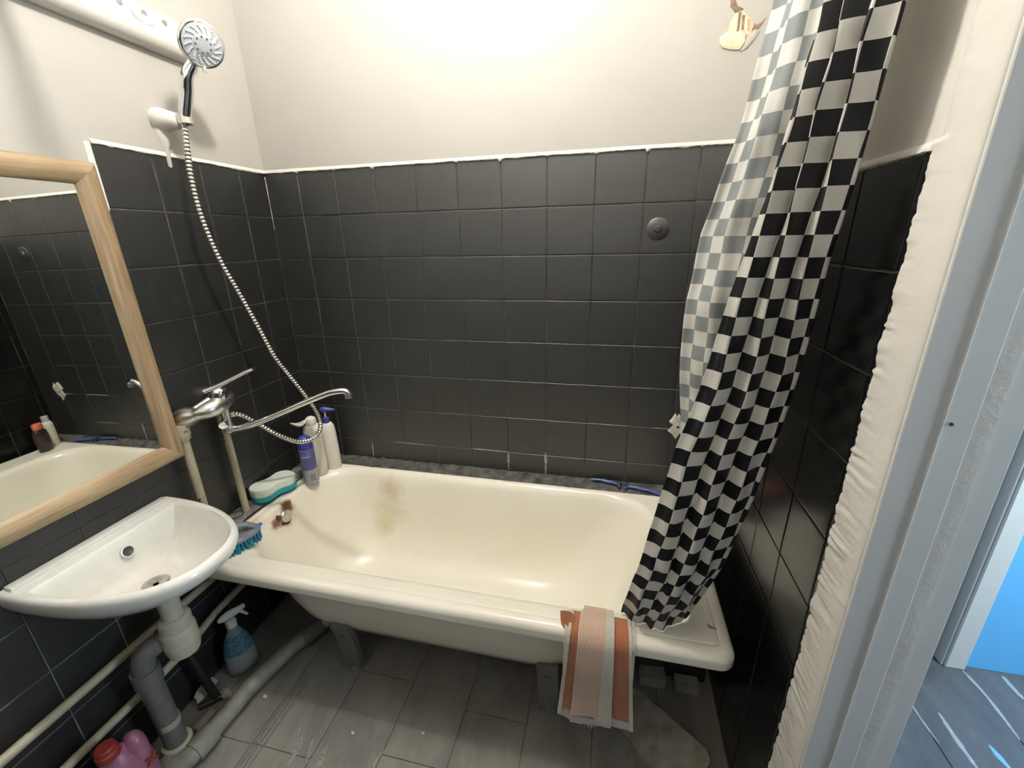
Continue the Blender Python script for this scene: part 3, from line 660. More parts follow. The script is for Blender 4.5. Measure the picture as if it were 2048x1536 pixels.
obj('grip_ring', MB().lathe([(.0515, -.004), (.0527, -.003), (.0527, .003), (.0515, .004)], hc, fn_, 60), STEEL_OLD, SH)
face = obj('spray_face', MB().lathe([(.0465, .004), (.0462, .0095), (.026, .0115), (.024, .0130), (.010, .0135), (.0005, .0135)], hc, fn_, 40), FACE, SH)
xa = fn_.cross(Vector((0, 0, 1))).normalized(); ya = fn_.cross(xa); nm = MB()
for q in range(16):
    for j, rr in enumerate((.0275, .0318, .0362, .0406)):
        a = 2 * math.pi * q / 16 + j * .07; p = hc + (xa * math.cos(a) + ya * math.sin(a)) * rr + fn_ * (.0112 - j * .0003)
        nm.lathe([(.0020, -.001), (.0018, .0022), (.0005, .0027)], p, fn_, 6)
no = obj('nozzles', nm, NOZ, face); no['kind'] = 'stuff'
nm = MB()
for q in range(9):
    a = 2 * math.pi * q / 9; nm.lathe([(.0024, -.001), (.0024, .0006), (.0004, .0008)], hc + (xa * math.cos(a) + ya * math.sin(a)) * .0175 + fn_ * .0132, fn_, 8)
no = obj('jet_holes', nm, NOZD, face); no['kind'] = 'stuff'
obj('mode_tab', MB().box((-.004, -.004, -.008), (.004, .004, .008), .002, Matrix.Translation(hc + fn_ * .006 + (Vector((0, 0, -1)) - fn_ * (-fn_.z)).normalized() * .054) @ fn_.to_track_quat('Y', 'Z').to_matrix().to_4x4(), 2), WHITE_P, SH)
bp_ = at(375, 140, 0, .112)
obj('grip_button', MB().lathe([(.007, 0), (.006, .004), (.0005, .006)], at(381, 170, 0, .118), Vector((.6, -.7, 0)), 14), STEEL_OLD, SH)
HO = thing('shower_holder', (0.0, -.35, 1.72), 'white plastic wall bracket holding the hand shower', 'bracket')
c0 = Vector((0.001, -.362, 1.722))
rs_ = []
for t, ry, rz, oy, oz in ((0, .030, .030, 0, 0), (.012, .034, .030, .002, .000), (.030, .031, .025, .006, -.001), (.048, .026, .021, .010, -.003), (.060, .020, .018, .012, -.004), (.066, .010, .010, .013, -.004)):
    rs_.append([c0 + Vector((t, oy + ry * math.cos(a), oz + rz * math.sin(a))) for a in [2 * math.pi * k / 24 for k in range(24)]])
obj('bracket_body', MB().rings(rs_), WHITE_P, HO, 50)
rs_ = []
for z, w_, x in ((.0, .026, .020), (-.030, .020, .016), (-.052, .012, .012), (-.062, .007, .008), (-.105, .006, .005), (-.110, .003, .002)):
    rs_.append([c0 + Vector((0, -w_, z - .01)), c0 + Vector((x * .7, -w_ * .8, z - .01)), c0 + Vector((x, 0, z - .01)), c0 + Vector((x * .7, w_ * .8, z - .01)), c0 + Vector((0, w_, z - .01))])
obj('wall_tail', MB().rings(rs_), WHITE_P, HO, 60)
ring_c = at(370, 238, 0, .078); rs_ = []
for i in range(25):
    a = math.radians(-10 + 330 * i / 24); dr = Vector((math.cos(a + 2.2), math.sin(a + 2.2), 0))
    rs_.append([ring_c + dr * .0135 + Vector((0, 0, -.014)), ring_c + dr * .0185 + Vector((0, 0, -.012)), ring_c + dr * .0185 + Vector((0, 0, .012)), ring_c + dr * .0135 + Vector((0, 0, .014))])
obj('clamp_ring', MB().rings(rs_), STEEL_OLD, HO, 60)
RL = thing('wall_rail', (0.0, -.50, 1.93), 'long white plastic rail with screw holes high on the left wall', 'rail')
prof = [(.0, 1.893), (.014, 1.892), (.028, 1.898), (.038, 1.912), (.041, 1.930), (.038, 1.946), (.032, 1.952), (.030, 1.976), (.026, 1.985), (.0, 1.987)]
rs_ = [[Vector((x, y, z)) for x, z in prof] for y in (-1.15, -.80, -.40, -.215)]
rs_.append([Vector((x * .8, -.208, 1.939 + (z - 1.939) * .94)) for x, z in prof])
obj('rail_body', MB().rings(rs_), WHITE_P, RL, 40)
for y in (-.415, -.355, -.300, -.250):
    obj('screw_hole', MB().lathe([(.0068, -.002), (.0068, .0012), (.0052, .0016), (.0046, .0004), (.0003, .0002)], (.0315, y, 1.964), (1, 0, .06), 14), plain('hole_grey', (.22, .21, .21), .6), RL)
tabp = [(-.030, 0), (.030, 0)] + [(.030 * math.cos(a), -.020 * math.sin(a)) for a in [math.pi * k / 12 for k in range(1, 12)]]
obj('round_tab', MB().prism(tabp, .0035, Matrix(((0, 0, 1, .0375), (1, 0, 0, -.365), (0, 1, 0, 1.956), (0, 0, 0, 1)))), WHITE_P, RL)

# ------------------------------------------------------------------ mirror, tilted a hair
def mx_(z): return 0.030 - 0.014 * (z - .80)
MR = thing('mirror', (.012, -.83, .80), 'oak-framed rectangular wall mirror above the washbasin', 'mirror')
Y0, Y1, Z0, Z1, FW = -1.085, -.583, .800, 1.582, .050
def rail(p0, p1, inward, mat):
    "mitred frame member from p0 to p1 (outer corners in y,z); inward = unit vector towards the middle"
    p0, p1, iw = Vector(p0), Vector(p1), Vector(inward); along = (p1 - p0).normalized(); rs2 = []
    pr = [(0, -.012), (0, .010), (.006, .016), (.020, .019), (.034, .015), (.044, .009), (.048, .006), (.050, .002), (.050, -.012)]
    for e, sg in ((p0, 1), (p1, -1)):
        rs2.append([Vector((mx_((e + iw * w_ + along * sg * w_).y) + h, (e + iw * w_ + along * sg * w_).x, (e + iw * w_ + along * sg * w_).y)) for w_, h in pr])
    return obj('frame_rail', MB().rings(rs2), mat, MR, 50)
rail((Y0, Z0), (Y1, Z0), (0, 1), WOOD_Y); rail((Y1, Z1), (Y0, Z1), (0, -1), WOOD_Y); rail((Y1, Z0), (Y1, Z1), (-1, 0), WOOD_Z); rail((Y0, Z1), (Y0, Z0), (1, 0), WOOD_Z)
gy0, gy1, gz0, gz1 = Y0 + .046, Y1 - .046, Z0 + .046, Z1 - .046
gm = MB().add([(mx_(z) + dx, y, z) for dx in (-.004, .001) for y, z in ((gy0, gz0), (gy1, gz0), (gy1, gz1), (gy0, gz1))],
              [(3, 2, 1, 0), (4, 5, 6, 7), (0, 1, 5, 4), (1, 2, 6, 5), (2, 3, 7, 6), (3, 0, 4, 7)])
obj('glass', gm, MIRROR, MR, 0)
obj('backing', MB().add([(mx_(z) + dx, y, z) for dx in (-.014, -.005) for y, z in ((gy0, gz0), (gy1, gz0), (gy1, gz1), (gy0, gz1))],
              [(3, 2, 1, 0), (4, 5, 6, 7), (0, 1, 5, 4), (1, 2, 6, 5), (2, 3, 7, 6), (3, 0, 4, 7)]), DARKB, MR, 0)

# ------------------------------------------------------------------ bottles and small things on the bath
def bar_label(parent, x, y, z0, z1, rr, a0, a1, mat, name='label'):
    n = 8; V = []; F = []
    for i in range(n + 1):
        a = math.radians(a0 + (a1 - a0) * i / n)
        for z in (z0, z1): V.append(Vector((x + rr * math.cos(a), y + rr * math.sin(a), z)))
    for i in range(n): F.append((2 * i, 2 * i + 2, 2 * i + 3, 2 * i + 1))
    return obj(name, MB().add(V, F), mat, parent, 60)
B1 = thing('purple_can', (.128, -.203, RZ + .001), 'purple and silver round can with a blue cap on the bath corner', 'can')
x, y, z = WO[B1.name]
PURP = plain('purple_print', (0.115, 0.12, 0.34), .35, var=.12); SILV = plain('lilac_silver', (0.36, 0.36, 0.43), .35, metal=.3, var=.1); NAVY = plain('navy_cap', (0.05, 0.06, 0.30), .35)
obj('base', MB().lathe([(.0005, 0), (.025, 0), (.028, .004), (.028, .062), (.0275, .064)], (x, y, z), n=28), SILV, B1)
obj('body', MB().lathe([(.0275, .062), (.028, .064), (.028, .135), (.0285, .138), (.026, .150)], (x, y, z), n=28), PURP, B1)
obj('cap', MB().lathe([(.0265, .148), (.0275, .152), (.0275, .172), (.024, .188), (.014, .198), (.0005, .201)], (x, y, z), n=28), NAVY, B1)
obj('cap_ring', MB().lathe([(.0275, .138), (.0290, .140), (.0290, .146), (.0275, .148)], (x, y, z), n=28), PURP, B1)
WHT = plain('printed_white', (.74, .74, .74), .5)
bar_label(B1, x, y, z + .012, z + .048, .0284, -62, -8, plain('barcode_paper', (.42, .41, .42), .6), 'barcode_label')
for k in range(7): bar_label(B1, x, y, z + .016 + k * .0042, z + .0182 + k * .0042, .0287, -58, -14, NOZD, 'barcode_line')
for k in range(5): bar_label(B1, x, y, z + .118, z + .1225, .0284, -92 + k * 14, -84 + k * 14, WHT, 'lettering')
WB_M = plain('white_bottle_plastic', (0.80, 0.775, 0.69), .35, var=.03)
B2 = thing('white_bottle', (.120, -.140, RZ + .001), 'white shampoo bottle with its flip cap standing open', 'bottle')
x, y, z = WO[B2.name]
def oval(prof, c, sx, sy, dirx): return MB().lathe(prof, c, (0, 0, 1), 28, sx, sy, dirx)
obj('body', oval([(.0005, 0), (.024, 0), (.027, .004), (.028, .05), (.0265, .11), (.030, .165), (.031, .192), (.027, .212), (.020, .221)], (x, y, z), 1.12, .82, (.75, .66, 0)), WB_M, B2)
obj('cap', oval([(.019, .219), (.0205, .222), (.0205, .236), (.018, .246), (.010, .252), (.0005, .253)], (x, y, z), 1, 1, (1, 0, 0)), WB_M, B2)
flap = [Vector((x - .012, y - .012, z + .243)), Vector((x - .022, y - .030, z + .236)), Vector((x - .026, y - .048, z + .241))]
obj('open_lid', MB().tube(catmull([(x - .010, y - .012, z + .242), (x - .020, y - .030, z + .232), (x - .026, y - .048, z + .236), (x - .032, y - .070, z + .252)], 4), [.005, .008, .011, .013, .015, .016, .016, .015, .013, .011, .008, .005, .002], 14, flat=(1, .5)), WB_M, B2)
lbl = obj('side_label', oval([(.0283, .03), (.0288, .05), (.0273, .11), (.0284, .125)], (x, y, z), 1.12, .82, (.75, .66, 0)), WB_M, B2)
B3 = thing('pump_bottle', (.145, -.083, RZ + .001), 'white bottle with a dark blue pump in the bath corner', 'bottle')
x, y, z = WO[B3.name]
obj('body', oval([(.0005, 0), (.030, 0), (.032, .004), (.0315, .09), (.029, .17), (.026, .192), (.018, .204), (.012, .207)], (x, y, z), 1.0, .72, (.9, .45, 0)), WB_M, B3)
obj('pump_collar', MB().lathe([(.013, .205), (.014, .207), (.0125, .226), (.006, .229)], (x, y, z), n=20), NAVY, B3)
obj('pump_stem', MB().lathe([(.0038, .226), (.0038, .252)], (x, y, z), n=12), WHITE_P, B3)
obj('pump_head', MB().tube(catmull([(x - .014, y - .006, z + .258), (x, y, z + .262), (x + .018, y + .006, z + .260), (x + .036, y + .014, z + .257)], 4), [.006, .009, .011, .012, .012, .011, .010, .009, .008, .007, .006, .005, .0045], 14), NAVY, B3)
B4 = thing('dark_bottle', (1.500, -.140, RZ + .001), 'dark shower gel bottle with an orange cap, seen in the mirror', 'bottle')
x, y, z = WO[B4.name]
DKB = plain('dark_brown_bottle', (.030, .022, .020), .3, var=.2); ORC = plain('orange_cap', (.62, .17, .09), .4)
obj('body', oval([(.0005, 0), (.031, 0), (.034, .004), (.035, .06), (.032, .098), (.022, .110), (.012, .112)], (x, y, z), 1.05, .68, (.5, .85, 0)), DKB, B4)
obj('cap', oval([(.018, .110), (.022, .113), (.022, .132), (.018, .139), (.0005, .141)], (x, y, z), 1.1, .8, (.5, .85, 0)), ORC, B4)
for k in range(4): obj('print_line', oval([(.0351, .04 + k * .012), (.0352, .043 + k * .012)], (x, y, z), 1.03, .70, (.5, .85, 0)), plain('bottle_print', (.16, .08, .06), .5), B4)
B5 = thing('slim_white_bottle', (1.542, -.080, RZ + .001), 'slim white bottle beside the dark one, seen in the mirror', 'bottle')
x, y, z = WO[B5.name]
obj('body', MB().lathe([(.0005, 0), (.020, 0), (.0215, .003), (.0215, .11), (.017, .122), (.0135, .125)], (x, y, z), n=24), WB_M, B5)
obj('cap', MB().lathe([(.0135, .124), (.014, .126), (.014, .152), (.0005, .154)], (x, y, z), n=20), WHITE_P, B5)
# razors on the mortar bead
RAZ = plain('blue_razor_plastic', (0.055, 0.11, 0.36), .35, var=.15)
def razor(p0, p1, label):
    p0, p1 = Vector(p0), Vector(p1); m = p0.lerp(p1, .5) + Vector((0, 0, .004)); t = thing('razor', m, label, 'razor', 'blue razors on the mortar bead')
    q = p0.lerp(p1, .35) + Vector((0, 0, .0055)); q2 = p0.lerp(p1, .72) + Vector((0, 0, .0045))
    pts = catmull([p0, q, m, q2, p1], 4)
    obj('handle', MB().tube(pts, [.0032 + .0024 * math.sin(math.pi * (i / (len(pts) - 1)) ** 1.4) + (.0018 if i < 3 else 0) for i in range(len(pts))], 10), RAZ, t)
    dv = (p1 - p0).normalized()
    obj('head', MB().box((-.004, -.019, -.003), (.006, .019, .006), .0015, Matrix.Translation(p1 + Vector((0, 0, .002))) @ Matrix.Rotation(math.atan2(dv.y, dv.x), 4, 'Z')), plain('razor_head', (.03, .05, .13), .4), t)
razor((1.215, -.014, .5100), (1.318, -.028, .5060), 'left one of two blue razors, lying on the back edge')
razor((1.462, -.052, .4990), (1.345, -.032, .5055), 'right one of two blue razors, next to the curtain')
# sponge
SG = thing('bath_sponge', (.040, -.315, .503), 'peanut-shaped bath sponge, pale top and turquoise base', 'sponge')
def sponge(z0, z1, k0, mat, name):
    n = 56; rs2 = []; ax = Vector((.30, .95, 0)).normalized(); sd = Vector((ax.y, -ax.x, 0)); c = Vector((.053, -.315, 0))
    def outline(k, z):
        P = []
        for i in range(n):
            a = 2 * math.pi * i / n; ca, sa = math.cos(a), math.sin(a)
            rr = .040 + .034 * abs(ca) ** 1.6; w_ = ((.080) * math.copysign(abs(ca) ** .8, ca), (.051 - .017 * math.exp(-(ca / .33) ** 2)) * math.copysign(abs(sa) ** .75, sa))
            P.append(c + ax * w_[0] * k + sd * w_[1] * k + Vector((0, 0, z)))
        return P
    rs2 = [outline(k0, z0), outline(1.0, z0 + .003), outline(1.0, z1 - .004), outline(.97, z1 - .001), outline(.90, z1)]
    return obj(name, MB().rings(rs2), mat, SG, 50)
sponge(.504, .526, .97, plain('turquoise_foam', (0.03, 0.34, 0.40), .9, var=.15, bump_s=.7, scale=220), 'scrub_base')
sponge(.526, .554, 1.0, plain('pale_foam', (0.66, 0.74, 0.66), .92, var=.06, bump_s=.6, scale=200), 'soft_top')
# black rubber ring
rc = Vector((.028, -.468, .508)); V = [rc + Vector((math.cos(a) * .022, math.sin(a) * .022, 0)) for a in [2 * math.pi * k / 32 for k in range(33)]]
tag(obj('rubber_ring', MB().tube(V, .0017, 8, False), plain('black_rubber', (.012, .012, .012), .5), None, 60, rc), 'thin black rubber ring lying on the mortar ledge', 'ring')
# scrubbing brush
BR = thing('scrub_brush', (.130, -.610, RZ + .001), 'clear-handled scrubbing brush with blue bristles behind the washbasin', 'brush')
bc = Vector((.142, -.598, RZ)); bd = Vector((.50, .86, 0)).normalized(); bs = Vector((bd.y, -bd.x, 0)); rnd = random.Random(9)
BRI = plain('blue_bristle', (0.01, 0.19, 0.30), .5, var=.4, scale=150)
br = MB()
for i in range(17):
    for j in range(6):
        a = -.076 + .152 * i / 16; w_ = (.033 * math.sqrt(max(.05, 1 - (a / .084) ** 2))) * (-1 + 2 * j / 5)
        p = bc + bd * a + bs * w_; q = p + (bd * rnd.uniform(-.004, .004) + bs * (w_ * .22 + rnd.uniform(-.003, .003)))
        br.tube([Vector((p.x, p.y, RZ + .030)), Vector((q.x, q.y, RZ + .002))], [.0034, .0040], 5)
o = obj('bristles', br, BRI, BR, 0); o['kind'] = 'stuff'
CLR = plain('smoky_clear_plastic', (0.46, 0.48, 0.55), .18, var=.08, **{'Transmission Weight': .55, 'IOR': 1.45})
def boat(k, z): return [bc + bd * (.084 * k * math.cos(a)) + bs * (.038 * k * math.sin(a)) + Vector((0, 0, z)) for a in [2 * math.pi * q / 32 for q in range(32)]]
obj('brush_plate', MB().rings([boat(.94, .028), boat(1.0, .032), boat(1.0, .040), boat(.9, .045)]), CLR, BR, 50)
hpth = catmull([bc - bd * .066 + Vector((0, 0, .042)), bc - bd * .045 + Vector((0, 0, .064)), bc + Vector((0, 0, .078)), bc + bd * .045 + Vector((0, 0, .064)), bc + bd * .072 + Vector((0, 0, .042))], 5)
obj('grip', MB().tube(hpth, .010, 12, flat=(1.4, .8)), CLR, BR)
obj('blue_tip', MB().tube([bc + bd * .070 + Vector((0, 0, .040)), bc + bd * .090 + Vector((0, 0, .044))], [.014, .006], 12, flat=(1, .5)), plain('blue_tip', (.02, .14, .42), .4), BR)

# ------------------------------------------------------------------ things on the floor
SPB = thing('spray_bottle', (.078, -.625, 0.0), 'clear spray bottle with blue label standing under the bath corner', 'bottle')
x, y, z = WO[SPB.name]
sdx = (.55, .83, 0)
CLB = plain('cloudy_bottle', (.17, .19, .20), .3, var=.1)
obj('body', oval([(.0005, 0), (.040, 0), (.043, .006), (.043, .085), (.036, .125), (.026, .155), (.016, .178), (.013, .19)], (x, y, z), 1.05, .66, sdx), CLB, SPB)
obj('label', oval([(.0434, .016), (.0436, .020), (.0436, .080), (.0434, .084)], (x, y, z), 1.05, .66, sdx), plain('grey_label', (.24, .25, .25), .6, var=.2, scale=120), SPB)
obj('blue_sleeve', oval([(.0432, .088), (.0370, .125), (.0272, .154), (.0265, .157)], (x, y, z), 1.05, .66, sdx), plain('blue_floral_print', (.06, .15, .20), .4, var=.7, scale=130), SPB)
obj('trigger_neck', MB().lathe([(.014, .188), (.016, .190), (.016, .212), (.010, .216)], (x, y, z), n=18), WHITE_P, SPB)
obj('trigger_head', MB().tube(catmull([(x - .018, y - .026, z + .228), (x, y, z + .236), (x + .016, y + .024, z + .240), (x + .026, y + .040, z + .246)], 4), [.006, .009, .012, .013, .014, .014, .013, .012, .011, .010, .009, .008, .006], 12, flat=(.8, 1.1)), WHITE_P, SPB)
obj('trigger', MB().tube([(x + .018, y + .026, z + .232), (x + .028, y + .040, z + .205)], [.006, .004], 10), WHITE_P, SPB)
PB = thing('pink_bottle', (.125, -1.010, 0.0), 'pink cleaner bottle with a red screw cap in the lower corner', 'bottle')
x, y, z = WO[PB.name]
PINK = plain('pink_liquid_bottle', (0.30, 0.115, 0.19), .3, var=.12); REDC = plain('red_cap', (.26, .03, .025), .4)
bdx = (.2, 1, 0)
obj('body', oval([(.0005, 0), (.050, 0), (.055, .006), (.055, .13), (.052, .165), (.042, .190), (.026, .208), (.017, .224)], (x, y, z), 1.12, .72, bdx), PINK, PB)
obj('shoulder', MB().tube(catmull([(x + .006, y + .024, z + .13), (x + .008, y + .030, z + .18), (x + .008, y + .034, z + .215), (x + .008, y + .036, z + .235)], 4), [.034, .034, .033, .033, .032, .031, .029, .027, .025, .022, .018, .012, .004], 18, flat=(.8, 1)), PINK, PB)
obj('cap', MB().lathe([(.019, .206), (.0235, .209), (.0235, .226), (.0205, .228), (.0205, .240), (.018, .243), (.0005, .243)], (x - .002, y - .012, z + .014), n=24), REDC, PB)
for k in (1, -1):
    obj('printed_cross', MB().tube([(x + .0425, y + .036 - .012, z + .150 + .012 * k), (x + .0425, y + .036 + .012, z + .150 - .012 * k)], .0035, 8), REDC, PB)
BH = thing('black_drain_hose', (.075, -.745, 0.0), 'black corrugated hose standing against the wall behind the trap', 'hose')
BLK = plain('black_hose', (.014, .014, .014), .45)
obj('hose_run', MB().tube(catmull([(.045, -.755, .27), (.060, -.750, .16), (.075, -.742, .055), (.080, -.738, .012)], 5), .0125, 12), BLK, BH)
obj('foot_clip', MB().tube([(.055, -.775, .012), (.105, -.715, .010)], .010, 10), BLK, BH)
RUB = plain('rubble', (0.34, 0.31, 0.27), .9, var=.3, bump_s=.6)
for (u, v, a, lb) in ((408, 1388, (.020, .040, .030), 'upright broken plaster shard by the black hose'), (452, 1392, (.022, .016, .018), 'plaster lump between the black hose and waste pipe'), (410, 1442, (.018, .035, .010), 'flat plaster piece in front of the black hose')):
    p = at(u, v, 2, 0.0); p.x = max(p.x, .03); p.z = a[2] * .62
    tag(obj('plaster_rubble', lump(p, a, u), RUB, None, 30), lb, 'rubble', 'rubble beside the waste pipe')
# board and blocks at the right end under the bath
BD = plain('weathered_board', (0.37, 0.345, 0.29), .8, var=.35, scale=18, bump_s=.4)
p0, p1, p2, p3 = Vector((1.415, -.445, 0)), Vector((1.582, -.570, 0)), Vector((1.47, -.655, 0)), Vector((1.345, -.56, 0))
pp = [p0, p1, Vector((1.585, -.60, 0)), p2 + Vector((.03, -.06, 0)), p2 + Vector((-.02, -.03, 0)), p3, Vector((1.29, -.50, 0)), Vector((1.36, -.42, 0))]
rs_ = [[p + Vector((0, 0, h)) for p in pp] for h in (0.0005, .016)]
tag(obj('board', MB().rings(rs_), BD, None, 20, (1.45, -.55, 0)), 'weathered wooden board on the floor below the towel', 'board')
BLKM = plain('pale_grey_block', (0.33, 0.33, 0.32), .8, var=.15)
def block(cx, cy, sx, sy, sz, rz, label, cut=True):
    poly = [(-sx, -sy), (sx, -sy), (sx, sy), (-sx, sy)] if not cut else [(-sx, -sy), (sx, -sy), (sx, sy), (-sx * .9, sy), (-sx * 1.1, 0)]
    tag(obj('foam_block', MB().prism(poly, sz, Matrix.Translation((cx, cy, 0.0)) @ Matrix.Rotation(rz, 4, 'Z')), BLKM, None, 20, (cx, cy, 0)), label, 'block', 'pale blocks under the bath end')
block(1.447, -.385, .040, .022, .040, .05, 'pale block under the bath end nearest the towel')
block(1.553, -.385, .036, .020, .030, .0, 'smaller pale block under the bath corner by the right wall', False)
DKX = plain('dark_sheet', (.030, .030, .034), .4, var=.4, scale=30)
tag(obj('dark_crate', MB().box((1.49, -.36, 0.0), (1.615, -.24, .105), .004), DKX, None, 30, (1.55, -.30, 0)), 'dark plastic-wrapped box in the shadow under the bath end', 'box')

# ------------------------------------------------------------------ towel over the front rim
TW = thing('towel', (1.27, -.71, .49), 'striped orange, peach and white towel hung over the bath rim', 'towel')
def mat_terry(name, col, rib=False):
    m, nt, b = new_mat(name); p = position(nt); n = noise(nt, 420, 3, .7, p); n2 = noise(nt, 60, 3, .6, p)
    base = ramp(nt, n, ((.3, tuple(c * .72 for c in col)), (.7, col)))
    if rib:
        sx = nt.nodes.new('ShaderNodeSeparateXYZ'); nt.links.new(p, sx.inputs[0])
        w_ = math_(nt, 'SINE', math_(nt, 'MULTIPLY', sx.outputs[0], 2 * math.pi / .0062))
        base = mix(nt, ramp(nt, w_, ((.25, 0.0), (.75, 1.0))), base, (.66, .40, .28))
    nt.links.new(base, b.inputs['Base Color']); b.inputs['Roughness'].default_value = .95; b.inputs['Sheen Weight'].default_value = .25
    bump(nt, b, n, .8, .003); return m
T_OR = mat_terry('orange_terry', (.50, .19, .09)); T_WH = mat_terry('white_terry', (.74, .70, .61)); T_RIB = mat_terry('ribbed_peach', (.78, .60, .48), True)
def drape(name, xt0, xt1, xb0, xb1, y_in, z_in, off, zbot, mat, seed, nx=14, th=.004, wave=.003, top=.0):
    "sheet from inside the bath, over the rim, down the front; off = distance off the enamel"
    rnd = random.Random(seed); ph = 1.3
    prof = [(y_in, z_in), (y_in - .006, .478 + off * .5), (-.625, .4925 + off), (-.648, .494 + off + top), (-.668, .493 + off + top * .5), (-.684 - off * .8, .484), (-.688 - off, .465), (-.6885 - off, .44)]
    m = 12; prof += [(-.6885 - off - .003 * math.sin(i * .6), .44 + (zbot - .44) * i / m) for i in range(1, m + 1)]
    front, back = [], []
    for i, (y, z) in enumerate(prof):
        t = i / (len(prof) - 1); rowf, rowb = [], []
        for j in range(nx + 1):
            s_ = j / nx; x = (xt0 + (xt1 - xt0) * s_) * (1 - t) + (xb0 + (xb1 - xb0) * s_) * t
            hang = max(0, (i - 5) / (len(prof) - 6)); wv = .003 * hang * math.sin((x - 1.18) * 42 + ph + z * 9); zz = z
            if i == len(prof) - 1: zz += rnd.uniform(-.004, .004)
            rowf.append(Vector((x, y + wv - th * .5, zz + (th * .5 if i < 5 else 0)))); rowb.append(Vector((x, y + wv + th * .5, zz - (th * .5 if i < 5 else 0))))
        front.append(rowf); back.append(rowb)
    rs2 = [f + list(reversed(b2)) for f, b2 in zip(front, back)]
    return obj(name, MB().rings(rs2), mat, TW, 60)
a_ = drape('orange_layer', 1.205, 1.330, 1.182, 1.352, -.616, .482, .004, .270 - .022, T_OR, 1, 16)
drape('lower_band', 1.185, 1.35, 1.182, 1.352, -.618, .4895, .0015, .232 - .022, T_WH, 2, 16, .0035)
drape('white_hem', 1.330, 1.336, 1.352, 1.362, -.617, .482, .0055, .222, T_WH, 3, 3, .008)
drape('white_hem', 1.199, 1.205, 1.172, 1.182, -.600, .47, .005, .226, T_WH, 4, 3, .007)
drape('ribbed_panel', 1.226, 1.283, 1.206, 1.272, -.592, .485, .0105, .240, T_RIB, 5, 12, .006, .002, .004)
drape('white_panel', 1.283, 1.300, 1.272, 1.308, -.594, .485, .0110, .228, T_WH, 6, 6, .007, .002, .003)
drape('pale_end', 1.222, 1.30, 1.205, 1.309, -.611, .492, .0070, .212, T_WH, 7, 12, .006, .002, .0)
fr = MB(); rnd = random.Random(12)
for i in range(46):
    x = 1.206 + .102 * i / 45; ln = rnd.uniform(.004, .010) + (.016 * math.exp(-((x - 1.256) / .014) ** 2))
    fr.tube([(x, -.6965, .216), (x + rnd.uniform(-.002, .002), -.696, .214 - ln)], [.0013, .0006], 5)
o = obj('fringe', fr, T_WH, TW, 0); o['kind'] = 'stuff'
rs_ = []
for i in range(11):
    t = .42 + .58 * i / 10; c = at(1157 - 20 * t, 1300 - 76 * t, 1, -.7005 + .055 * t); w0 = .007 + .016 * math.sin(math.pi * min(1, t * .8 + .05))
    row = []
    for k in range(9):
        a = -1.0 + 2.0 * k / 8; row.append(c + Vector((w0 * a - .006 * t, -.007 * (1 - a * a), .010 * (1 - a * a) * t)))
    rs_.append(row)
rs_ = [q + [p + Vector((.0, .003, -.003)) for p in reversed(q)] for q in rs_]
obj('curled_corner', MB().rings(rs_), T_OR, TW, 60)

# ------------------------------------------------------------------ shower curtain, gathered against the right wall
CT = thing('shower_curtain', (1.42, -.60, RZ), 'black and white checked shower curtain bunched at the right', 'curtain')
SQ = 0.0335
def mat_check(name, dark, light, tr):
    m, nt, b = new_mat(name); uv = nt.nodes.new('ShaderNodeUVMap').outputs[0]
    ck = nt.nodes.new('ShaderNodeTexChecker'); ck.inputs['Scale'].default_value = 1.0 / SQ; nt.links.new(uv, ck.inputs[0])
    f = noise(nt, 30, 4, .6, position(nt))
    c = mix(nt, ck.outputs['Fac'], dark, light); nt.links.new(c, b.inputs['Base Color'])
    b.inputs['Roughness'].default_value = .45; b.inputs['Specular IOR Level'].default_value = .3
    bump(nt, b, f, .25, .004)
    ts = nt.nodes.new('ShaderNodeBsdfTranslucent'); nt.links.new(c, ts.inputs[0])
    ms = nt.nodes.new('ShaderNodeMixShader'); ms.inputs[0].default_value = tr
    nt.links.new(b.outputs[0], ms.inputs[1]); nt.links.new(ts.outputs[0], ms.inputs[2]); nt.links.new(ms.outputs[0], nt.nodes['Material Output'].inputs[0]); return m
CK_OUT = mat_check('checks_outside', (.012, .012, .014), (.74, .72, .67), .24)
CK_IN = mat_check('checks_inside', (.33, .36, .365), (.76, .75, .71), .32)
TA = [(.492, (1.318, -.604)), (.55, (1.322, -.628)), (.62, (1.332, -.645)), (.70, (1.346, -.656)), (.83, (1.367, -.660)), (.985, (1.392, -.66)), (1.11, (1.424, -.66)), (1.28, (1.450, -.66)), (1.38, (1.471, -.66)), (1.51, (1.495, -.66)), (1.70, (1.521, -.66)), (2.0, (1.545, -.655))]
TB = [(.492, (1.462, -.600)), (.55, (1.474, -.615)), (.62, (1.493, -.628)), (.70, (1.514, -.640)), (.87, (1.544, -.650)), (1.04, (1.570, -.652)), (1.17, (1.580, -.660)), (1.34, (1.571, -.700)), (1.45, (1.569, -.732)), (1.65, (1.572, -.755)), (2.0, (1.575, -.755))]
TC = [(.52, (1.42, -.56)), (.70, (1.44, -.50)), (.84, (1.440, -.45)), (1.0, (1.424, -.45)), (1.13, (1.414, -.45)), (1.25, (1.414, -.45)), (1.39, (1.430, -.45)), (1.555, (1.463, -.50)), (1.75, (1.494, -.50)), (2.0, (1.51, -.52))]
NZ, NF, NW, NBk = 150, 90, 14, 46
def lobes(s_, z):
    e = [0.0, .36 + .03 * math.sin(z * 3), .68 + .03 * math.sin(z * 2.3 + 1), 1.0]
    for a, b2 in zip(e, e[1:]):
        if s_ <= b2: return math.sin(math.pi * min(1, max(0, (s_ - a) / (b2 - a))) ** 0.85) ** .75
    return 0.0
rows = []
